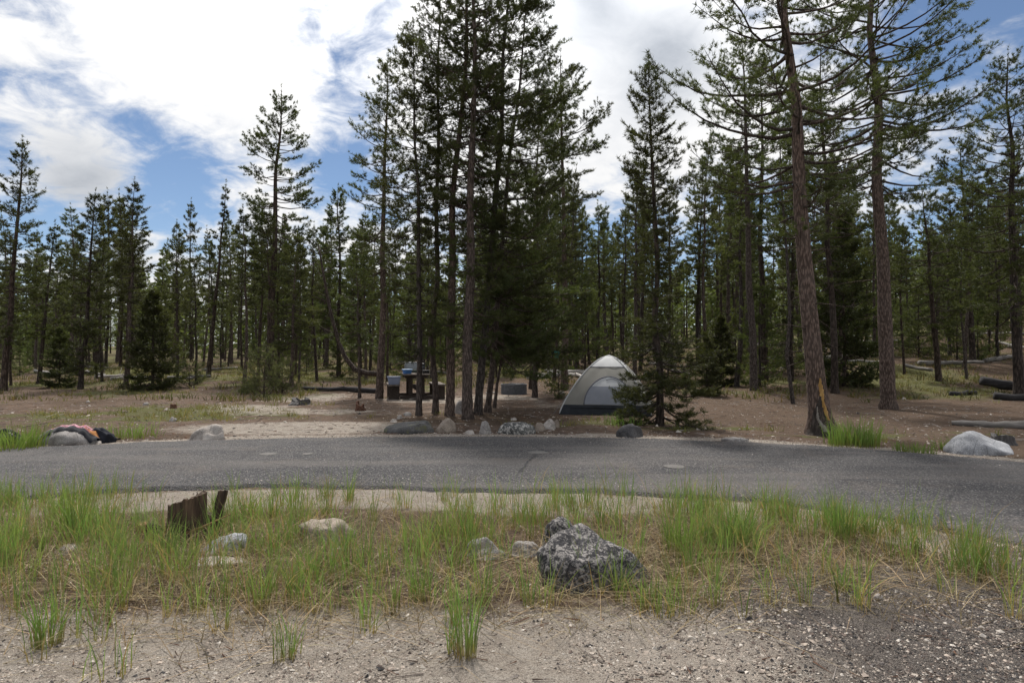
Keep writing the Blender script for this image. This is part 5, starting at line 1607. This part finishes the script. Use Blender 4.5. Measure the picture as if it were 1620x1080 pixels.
# crooked bare trunk left of the reddish pine
x0, _ = at_d(560, 25.6)
pp = [(604, 592), (580, 590), (560, 584), (545, 566), (533, 540), (524, 510), (516, 480), (510, 450), (503, 415), (497, 385)]
P = np.array([[at_d(a, 25.6)[0] - x0, .0, z_at(b, 25.6) - tz(x0, 25.6)] for a, b in pp]); P[:, 1] = np.interp(np.arange(10), [0, 9], [0, .5])
V, Fc = tube(P, np.interp(np.arange(10), [0, 2, 9], [.10, .10, .03]), 8, True)
ct = empty('crooked_tree', (x0, 25.6, tz(x0, 25.6)), 'bare crooked trunk that lies along the ground then bends upward', 'dead tree')
link('trunk', mesh_np('trunk', V, Fc, M_BARK_DARK, None, True), ct)
g = np.random.default_rng(4)
for k in range(12):
    i = g.uniform(3.5, 8.8); b0 = np.array([np.interp(i, np.arange(10), P[:, q]) for q in range(3)]); dv = np.array([g.choice([-1, 1]) * g.uniform(.3, .9), g.uniform(-.5, .5), g.uniform(-.05, .45)])
    V, Fc = tube(np.array([b0, b0 + dv * .5 + [0, 0, -.04], b0 + dv]), [.022, .014, .003], 5); link('branch', mesh_np('branch', V, Fc, M_TWIG, None, True), ct)
x, y = at_d(392, 24.6)
plant('bent_pine', 'small dark pine bent down to the left near the bushy shrub', 'pine tree', None, (x, y, tz(x, y) - .02), YVAR[2], 2.0, (.55, .55, .45), (0.15, R(-66)))
for (px, d, sx, sz, lab) in ((418, 23.2, .80, .92, 'sprawling loose grey green shrub left of the low grey stump'), (447, 24.4, .55, .7, 'smaller loose shrub touching the sprawling one'), (300, 27.5, .7, .6, 'low loose shrub at the foot of the left stand')):
    x, y = at_d(px, d)
    plant('pine_shrub', lab, 'shrub', None, (x, y, tz(x, y) - .05), SHRUB, px, (sx, sx, sz))


# ------------------------------------------------------------------ grass and litter
def blades(C, n, hmin, hmax, spread, lean, width, seed, straw, green, tipg, straw_share=0.15, segs=4):
    """C (k,2) clump centres; n blades each -> V,F,col"""
    g = np.random.default_rng(seed)
    k = len(C); n_ = np.maximum(1, g.poisson(n, k)) if np.isscalar(n) else np.maximum(1, g.poisson(n))
    idx = np.repeat(np.arange(k), n_); N = len(idx)
    sp = spread if np.isscalar(spread) else spread[idx]
    a = g.uniform(0, 6.283, N); rr = sp * np.sqrt(g.uniform(0, 1, N))
    bx, by = C[idx, 0] + np.cos(a) * rr, C[idx, 1] + np.sin(a) * rr
    bz = terrain(bx, by)
    bz = bz + ground_bump(bx, by) - .01
    hm = (hmin + (hmax - hmin) * g.beta(2, 2.2, N)); hs = (0.75 + .5 * g.random(k))[idx]; h = hm * hs
    la = a + g.normal(0, .9, N); ln_ = np.abs(g.normal(0, lean, N)) + .05
    kind = g.random(N) < straw_share
    ln_ = np.where(kind, ln_ * 2.0, ln_)
    t = np.linspace(0, 1, segs)
    hue = g.normal(0, 1, k)[idx]
    wdir = g.uniform(0, 6.283, N)
    V, Cc = [], []
    for j, tt in enumerate(t):
        cx_ = bx + np.cos(la) * h * ln_ * tt ** 1.8; cy_ = by + np.sin(la) * h * ln_ * tt ** 1.8
        cz_ = bz + h * (tt - .28 * np.minimum(ln_, 1.2) * tt ** 2)
        w = width * (1 - tt) ** .6 * .5 * g.uniform(.7, 1.3, N)
        L_ = np.stack([cx_ - np.cos(wdir) * w, cy_ - np.sin(wdir) * w, cz_], -1); R_ = np.stack([cx_ + np.cos(wdir) * w, cy_ + np.sin(wdir) * w, cz_], -1)
        f = np.clip((tt - .05) / .25, 0, 1)
        col = np.where(kind[:, None], np.array(straw)[None], np.array(straw)[None] * (1 - f) + (np.array(green) * (1 - tt) + np.array(tipg) * tt)[None] * f)
        col = col * (1 + .16 * hue)[:, None] * np.array([1, 1, 1])[None]; col[:, 0] *= (1 + .10 * np.sin(hue * 5))
        if j < segs - 1:
            V += [L_, R_]; Cc += [col, col]
        else:
            V += [(L_ + R_) / 2]; Cc += [col]
    nv_ = len(V)
    VV = np.stack(V, 1).reshape(-1, 3); CC = np.clip(np.stack(Cc, 1).reshape(-1, 3), .005, .9)
    b0 = np.arange(N)[:, None] * nv_; Fs = []
    for j in range(segs - 2):
        o = 2 * j; Fs += [b0 + np.array([[o, o + 1, o + 3]]), b0 + np.array([[o, o + 3, o + 2]])]
    o = 2 * (segs - 2); Fs.append(b0 + np.array([[o, o + 1, o + 2]]))
    return VV, np.vstack(Fs), CC


def ground_bump(x, y):
    yn_ = y_near(x); fr_ = sstep(yn_ - y, -.1, .2)
    return fr_ * (fnoise(x, y, .7, 3) - .5) * .045 * sstep(yn_ - y, .2, .8)


GRID_Y = [776, 790, 815, 840, 870, 900, 930, 960, 990, 1020, 1050, 1090]
GRID_X = [-200, 0, 135, 270, 405, 540, 675, 810, 945, 1080, 1215, 1350, 1485, 1620, 1800]
GD = np.array([
    [1, 1, 2, 0, 1, 1, 0, 0, 0, 1, 1, 1, 0, 0, 0],
    [4, 4, 5, .3, 3, 2, 1, 1, 2, 3, 3, 1, 0, 0, 0],
    [7, 7, 6, .6, 6, 2, 2, 3, 4, 6, 6, 4, 1, 0, 0],
    [8, 8, 7, 3, 6, 4, 4, 3, 3, 7, 7, 6, 4, 2, 2],
    [8, 8, 8, 6, 6, 5, 5, 5, 4, 8, 8, 7, 5, 3, 3],
    [7, 7, 7, 7, 7, 5, 5, 6, 5, 7, 7, 5, 5, 4, 4],
    [5, 5, 6, 6, 6, 6, 6, 6, 7, 6, 4, 3, 3, 3, 3],
    [3, 3, 4, 5, 6, 4, 5, 4, 4, 3, 1, 1, 1, 2, 2],
    [2, 2, 2, 3, 3, 2, 1.5, 1, .6, .5, .2, 0, 0, .5, .5],
    [1, 1, 1.2, 1.4, 1.4, .3, .5, .2, 0, 0, 0, 0, 0, 0, 0],
    [.5, .3, .8, .6, .3, 0, 0, 0, 0, 0, 0, 0, 0, 0, 0],
    [0, 0, 0, 0, 0, 0, 0, 0, 0, 0, 0, 0, 0, 0, 0]], float)


def front_density(px, py):
    """wanted density at foot pixels, bilinear"""
    fy = np.interp(py, GRID_Y, np.arange(len(GRID_Y))); fx = np.interp(px, GRID_X, np.arange(len(GRID_X)))
    y0 = np.minimum(fy.astype(int), len(GRID_Y) - 2); x0 = np.minimum(fx.astype(int), len(GRID_X) - 2)
    ty, tx = fy - y0, fx - x0
    return (GD[y0, x0] * (1 - tx) + GD[y0, x0 + 1] * tx) * (1 - ty) + (GD[y0 + 1, x0] * (1 - tx) + GD[y0 + 1, x0 + 1] * tx) * ty


def to_px(X, Y, Z=0.0):
    c, s = math.cos(PITCH), math.sin(PITCH)
    zc = Z - CAMZ
    dep = Y * c + zc * s; up = -Y * s + zc * c
    return 810 + F * X / dep, 540 - F * up / dep


g = np.random.default_rng(12)
N0 = 60000
X = g.uniform(-7.5, 6.5, N0); Y = g.uniform(2.7, 7.7, N0)
ppx, ppy = to_px(X, Y)
dn = front_density(ppx, ppy) / 8.0
clump = sstep(fnoise(X, Y, .35, 71, 3), .34, .66)
keep = (g.random(N0) < dn ** 1.2 * clump * .195) & (Y < y_near(X) - .05)
C1 = np.stack([X[keep], Y[keep]], -1)
STRAW = (0.28, 0.205, 0.105)
Vg, Fg, Cg = blades(C1, 11, .13, .45, .045, .30, .0062, 3, STRAW, (0.105, 0.172, 0.042), (0.19, 0.262, 0.085), .21, 4)
M_GRASS = attr_mat('grass_blades', .7, .4)
tag(link('grass', mesh_np('grass', Vg, Fg, M_GRASS, None, False, {'col': Cg})), 'tall thin green grass growing in the strip before the road', 'grass', None, 'stuff')
# dry, matted thatch
keep = (g.random(N0) < np.maximum(front_density(ppx, ppy - 18) / 8.0, .0) * .36) & (Y < y_near(X) - .25)
C2 = np.stack([X[keep], Y[keep]], -1)
Vd, Fd, Cd = blades(C2, 3.2, .06, .24, .06, 1.5, .0052, 4, (0.34, 0.265, 0.155), (0.34, 0.265, 0.155), (0.42, 0.34, 0.22), 1.0, 3)
Cd *= np.repeat(np.random.default_rng(8).uniform(.4, 1.15, len(Cd) // 5), 5)[:, None]
tag(link('dry_grass', mesh_np('dry_grass', Vd, Fd, attr_mat('dead_grass', .9, .15), None, False, {'col': Cd})), 'matted dry straw coloured grass lying between the green blades', 'dry grass', None, 'stuff')
# clumps that stand apart
for i, (px, py, hp, rad, nb2, lab) in enumerate(((738, 1042, 150, .05, 60, 'bright green grass clump standing alone on the front gravel'), (68, 1022, 120, .07, 60, 'bluish grass clump at front left on the bare grit'),
        (455, 1046, 105, .05, 40, 'yellow footed grass clump left of the lone bright clump'), (185, 1066, 90, .09, 22, 'sparse short grass clump nearest the lower left corner'),
        (1545, 912, 95, .09, 90, 'dark green grass clump near the road edge at far right'), (1070, 880, 105, .10, 110, 'tall dense grass clump behind the big lichen boulder on its right'),
        (1165, 872, 105, .09, 90, 'tall grass clump around the reddish tan stone'), (122, 846, 105, .09, 110, 'thick dark grass clump by the road at left'),
        (1335, 862, 115, .08, 80, 'tall grass clump whose tips cross the road at right'), (1035, 966, 62, .13, 120, 'low yellow green grass clump against the front of the big boulder'),
        (1352, 704, 48, .38, 420, 'bright green grass clump beside the burnt foot of the scarred pine'), (18, 712, 42, .40, 300, 'green grass clump left of the draped boulder'),
        (1445, 716, 20, .25, 120, 'low grass clump by the road left of the blue grey boulder'), (1500, 712, 24, .2, 160, 'grass clump touching the left side of the blue grey boulder'),
        (985, 672, 26, .35, 120, 'pale grass clump at the front of the tent'), (212, 692, 26, .4, 180, 'fresh green grass clump between the draped and the pale boulder'))):
    x, y = on_ground(px, py); h = hp / F * y
    far_ = y > 8
    V, Fc, Cc = blades(np.array([[x, y]] * 5) + np.random.default_rng(i).normal(0, rad * .3, (5, 2)), nb2 / 5, h * .55, h * 1.12, rad, .26, .0062 if not far_ else .012, 50 + i, STRAW if not far_ else (.16, .16, .05),
                       (0.10, 0.17, 0.036) if i % 3 else (0.085, 0.145, 0.045), (0.18, 0.26, 0.075), .08, 5)
    V = V - np.array([x, y, 0])
    tag(link('grass_clump', mesh_np('grass_clump', V, Fc, M_GRASS, None, False, {'col': Cc}), None, (x, y, 0)), lab, 'grass clump')
# low grass of the clearings beyond the road
N1 = 60000
X = g.uniform(-24, 26, N1); Y = g.uniform(9, 42, N1)
ixx = np.clip(np.searchsorted(gx, X), 0, nx - 1); iyy = np.clip(np.searchsorted(gy, Y), 0, ny - 1)
gm = green[iyy, ixx]
keep = (g.random(N1) < gm * .36 * sstep(fnoise(X, Y, .8, 91, 3), .35, .6)) & (Y > y_far(X) + .15)
C3 = np.stack([X[keep], Y[keep]], -1)
Vh, Fh, Ch = blades(C3, 9, .05, .22, .14, .5, .016, 5, (0.21, 0.17, 0.075), (0.105, 0.118, 0.038), (0.175, 0.175, 0.066), .35, 3)
tag(link('clearing_grass', mesh_np('clearing_grass', Vh, Fh, M_GRASS, None, False, {'col': Ch})), 'low patchy green and yellow grass on the ground beyond the road', 'grass', None, 'stuff')

# undergrowth on the wooded slopes
N4 = 9000
X = g.uniform(-36, 42, N4); Y = g.uniform(21, 56, N4)
keep = (fnoise(X, Y, 2.2, 95, 3) > .47) & ((X < -7) | (Y > 26) | (X > 7)) & (np.abs(X / Y) < .82)
C4 = np.stack([X[keep], Y[keep]], -1)
Vu, Fu, Cu = blades(C4, 7, .10, .42, .22, .8, .035, 15, (0.13, 0.10, 0.055), (0.060, 0.070, 0.026), (0.105, 0.110, 0.042), .3, 3)
tag(link('undergrowth', mesh_np('undergrowth', Vu, Fu, M_GRASS, None, False, {'col': Cu})), 'low dark green scrub and dead stems under the trees', 'undergrowth', None, 'stuff')

# gravel: loose chips on the front ground, verges and camp pad
def chips(X, Y, size, cols, seed, flat=.6):
    g = np.random.default_rng(seed); N = len(X)
    base = np.array([[1, 0, 0], [-1, 0, 0], [0, 1, 0], [0, -1, 0], [0, 0, 1], [0, 0, -1.0]])
    tri = np.array([[0, 2, 4], [2, 1, 4], [1, 3, 4], [3, 0, 4], [2, 0, 5], [1, 2, 5], [3, 1, 5], [0, 3, 5]])
    P = base[None] * g.uniform(.55, 1.15, (N, 6, 1)) + g.normal(0, .16, (N, 6, 3))
    P[:, :, 2] *= flat
    a = g.uniform(0, 6.283, N); c, s = np.cos(a)[:, None], np.sin(a)[:, None]
    P = np.stack([P[..., 0] * c - P[..., 1] * s, P[..., 0] * s + P[..., 1] * c, P[..., 2] + P[..., 0] * g.normal(0, .2, (N, 1))], -1) * size[:, None, None]
    Z = terrain(X, Y) + ground_bump(X, Y) + size * .15
    P += np.stack([X, Y, Z], -1)[:, None, :]
    Fc = (np.arange(N)[:, None, None] * 6 + tri[None]).reshape(-1, 3)
    return P.reshape(-1, 3), Fc, np.repeat(cols, 6, 0)


def chip_cols(N, darkp, seed):
    g = np.random.default_rng(seed)
    pal = np.array([[.43, .375, .32], [.36, .31, .26], [.50, .455, .40], [.30, .25, .21], [.42, .35, .29]]); dk = np.array([[.05, .047, .047], [.085, .075, .07], [.13, .10, .085]])
    c = pal[g.integers(0, 5, N)]; d_ = g.random(N) < darkp
    c = np.where(d_[:, None], dk[g.integers(0, 3, N)], c)
    return c * g.uniform(.75, 1.2, (N, 1))


NG = 170000
X = g.uniform(-4.2, 4.6, NG); Y = 2.75 + 2.6 * g.random(NG) ** 1.25
ok = np.abs(X) < Y * .80 + .25
gd = sstep(fnoise(X, Y, .5, 61, 3), .25, .6) * (1 - .75 * np.clip(front_density(*to_px(X, Y)) / 6, 0, 1))
dkm = np.clip(sstep(X + (fnoise(X, Y, .6, 62) - .5) * 1.5, .4, 2.0), 0, 1)
keep = ok & (g.random(NG) < gd * (.55 + .45 * dkm))
X, Y, dkm = X[keep], Y[keep], dkm[keep]
sz = np.exp(g.normal(math.log(.0054), .45, len(X)))
sz = np.clip(sz, .0028, .022)
cc = chip_cols(len(X), .14 + .52 * dkm, 5)
V, Fc, Cc = chips(X, Y, sz, cc, 6)
tag(link('gravel', mesh_np('gravel', V, Fc, attr_mat('gravel_chips', .9), None, False, {'col': Cc})), 'loose pale and dark gravel covering the front ground', 'gravel', None, 'stuff')
NG = 9500
X = g.uniform(-7, 5.8, NG); Y = y_near(X) - np.abs(g.normal(0, .75, NG)) - .0
keep = Y > 4.2
X, Y = X[keep], Y[keep]
V, Fc, Cc = chips(X, Y, np.clip(np.exp(g.normal(math.log(.006), .4, len(X))), .003, .02), chip_cols(len(X), .16, 7), 8)
X2 = g.uniform(-11, 10, 6000); Y2 = y_far(X2) + np.abs(g.normal(.1, .3, 6000))
V2, F2, C2_ = chips(X2, Y2, np.clip(np.exp(g.normal(math.log(.010), .4, 6000)), .004, .03), chip_cols(6000, .10, 9), 10)
tag(link('verge_grit', mesh_np('verge_grit', np.vstack([V, V2]), np.vstack([Fc, F2 + len(V)]), bpy.data.materials['gravel_chips'], None, False, {'col': np.vstack([Cc, C2_])})), 'coarse pale grit along both edges of the road', 'gravel', None, 'stuff')
X2 = g.uniform(-13, 15, 6500); Y2 = y_far(X2) + .5 + g.random(6500) ** 1.3 * 16
V2, F2, C2_ = chips(X2, Y2, np.clip(np.exp(g.normal(math.log(.014), .5, 6500)), .006, .06), chip_cols(6500, .25, 11), 12)
tag(link('pebbles', mesh_np('pebbles', V2, F2, bpy.data.materials['gravel_chips'], None, False, {'col': C2_})), 'small pebbles strewn over the bare campsite soil', 'pebbles', None, 'stuff')
# twigs, cones and bark flakes
N2 = 11000
X = g.uniform(-15, 24, N2); Y = 11.5 + 26 * g.random(N2) ** 1.2
X = np.concatenate([X, g.uniform(-3.2, 4.2, 900)]); Y = np.concatenate([Y, g.uniform(3, 5.6, 900)])
keep = (Y > y_far(X) + .3) | (Y < y_near(X) - 1.2); X, Y = X[keep], Y[keep]; n = len(X)
ln2 = np.exp(g.normal(math.log(.16), .6, n)) * np.where(Y < 7, .5, 1); a = g.uniform(0, 6.283, n); zt_ = terrain(X, Y) + ground_bump(X, Y) + .006
dirv = np.stack([np.cos(a), np.sin(a), g.normal(0, .12, n)], -1); prp = np.stack([-np.sin(a), np.cos(a), np.zeros(n)], -1); wv = np.exp(g.normal(math.log(.006), .4, n))[:, None] * np.where(Y < 7, .5, 1)[:, None]
c0 = np.stack([X, Y, zt_], -1); c1 = c0 + dirv * ln2[:, None]
V = np.stack([c0 - prp * wv, c0 + prp * wv, c0 + np.array([0, 0, 1.4]) * wv, c1], 1).reshape(-1, 3)
kk = np.arange(n)[:, None] * 4
Fc = np.vstack([kk + np.array([[1, 2, 3]]), kk + np.array([[2, 0, 3]]), kk + np.array([[0, 2, 1]])])
pal = np.array([[.10, .075, .06], [.20, .165, .14], [.32, .28, .25], [.16, .09, .06]])[g.integers(0, 4, n)]
tag(link('twigs', mesh_np('twigs', V, Fc, attr_mat('twig_litter', .95), None, False, {'col': np.repeat(pal, 4, 0)})), 'dead twigs and bark flakes littering the forest floor', 'litter', None, 'stuff')
# grit carried on to the asphalt
X = g.uniform(-9, 6.5, 2600); tt_ = np.where(g.random(2600) < .6, np.abs(g.normal(0, .06, 2600)), 1 - np.abs(g.normal(0, .07, 2600))); tt_ = np.where(g.random(2600) < .12, g.random(2600), tt_)
Y = y_near(X) + .06 + (y_far(X) - y_near(X) - .12) * np.clip(tt_, .01, .99)
V, Fc, Cc = chips(X, Y, np.clip(np.exp(g.normal(math.log(.006), .4, 2600)), .003, .016), chip_cols(2600, .15, 13), 14)
dzr = np.array([road_z(a, b) for a, b in zip(X, Y)]) - terrain(X, Y) - ground_bump(X, Y)
V[:, 2] += np.repeat(dzr, 6)
tag(link('road_grit', mesh_np('road_grit', V, Fc, bpy.data.materials['gravel_chips'], None, False, {'col': Cc})), 'loose grit strewn over the edges of the asphalt', 'gravel', None, 'stuff')
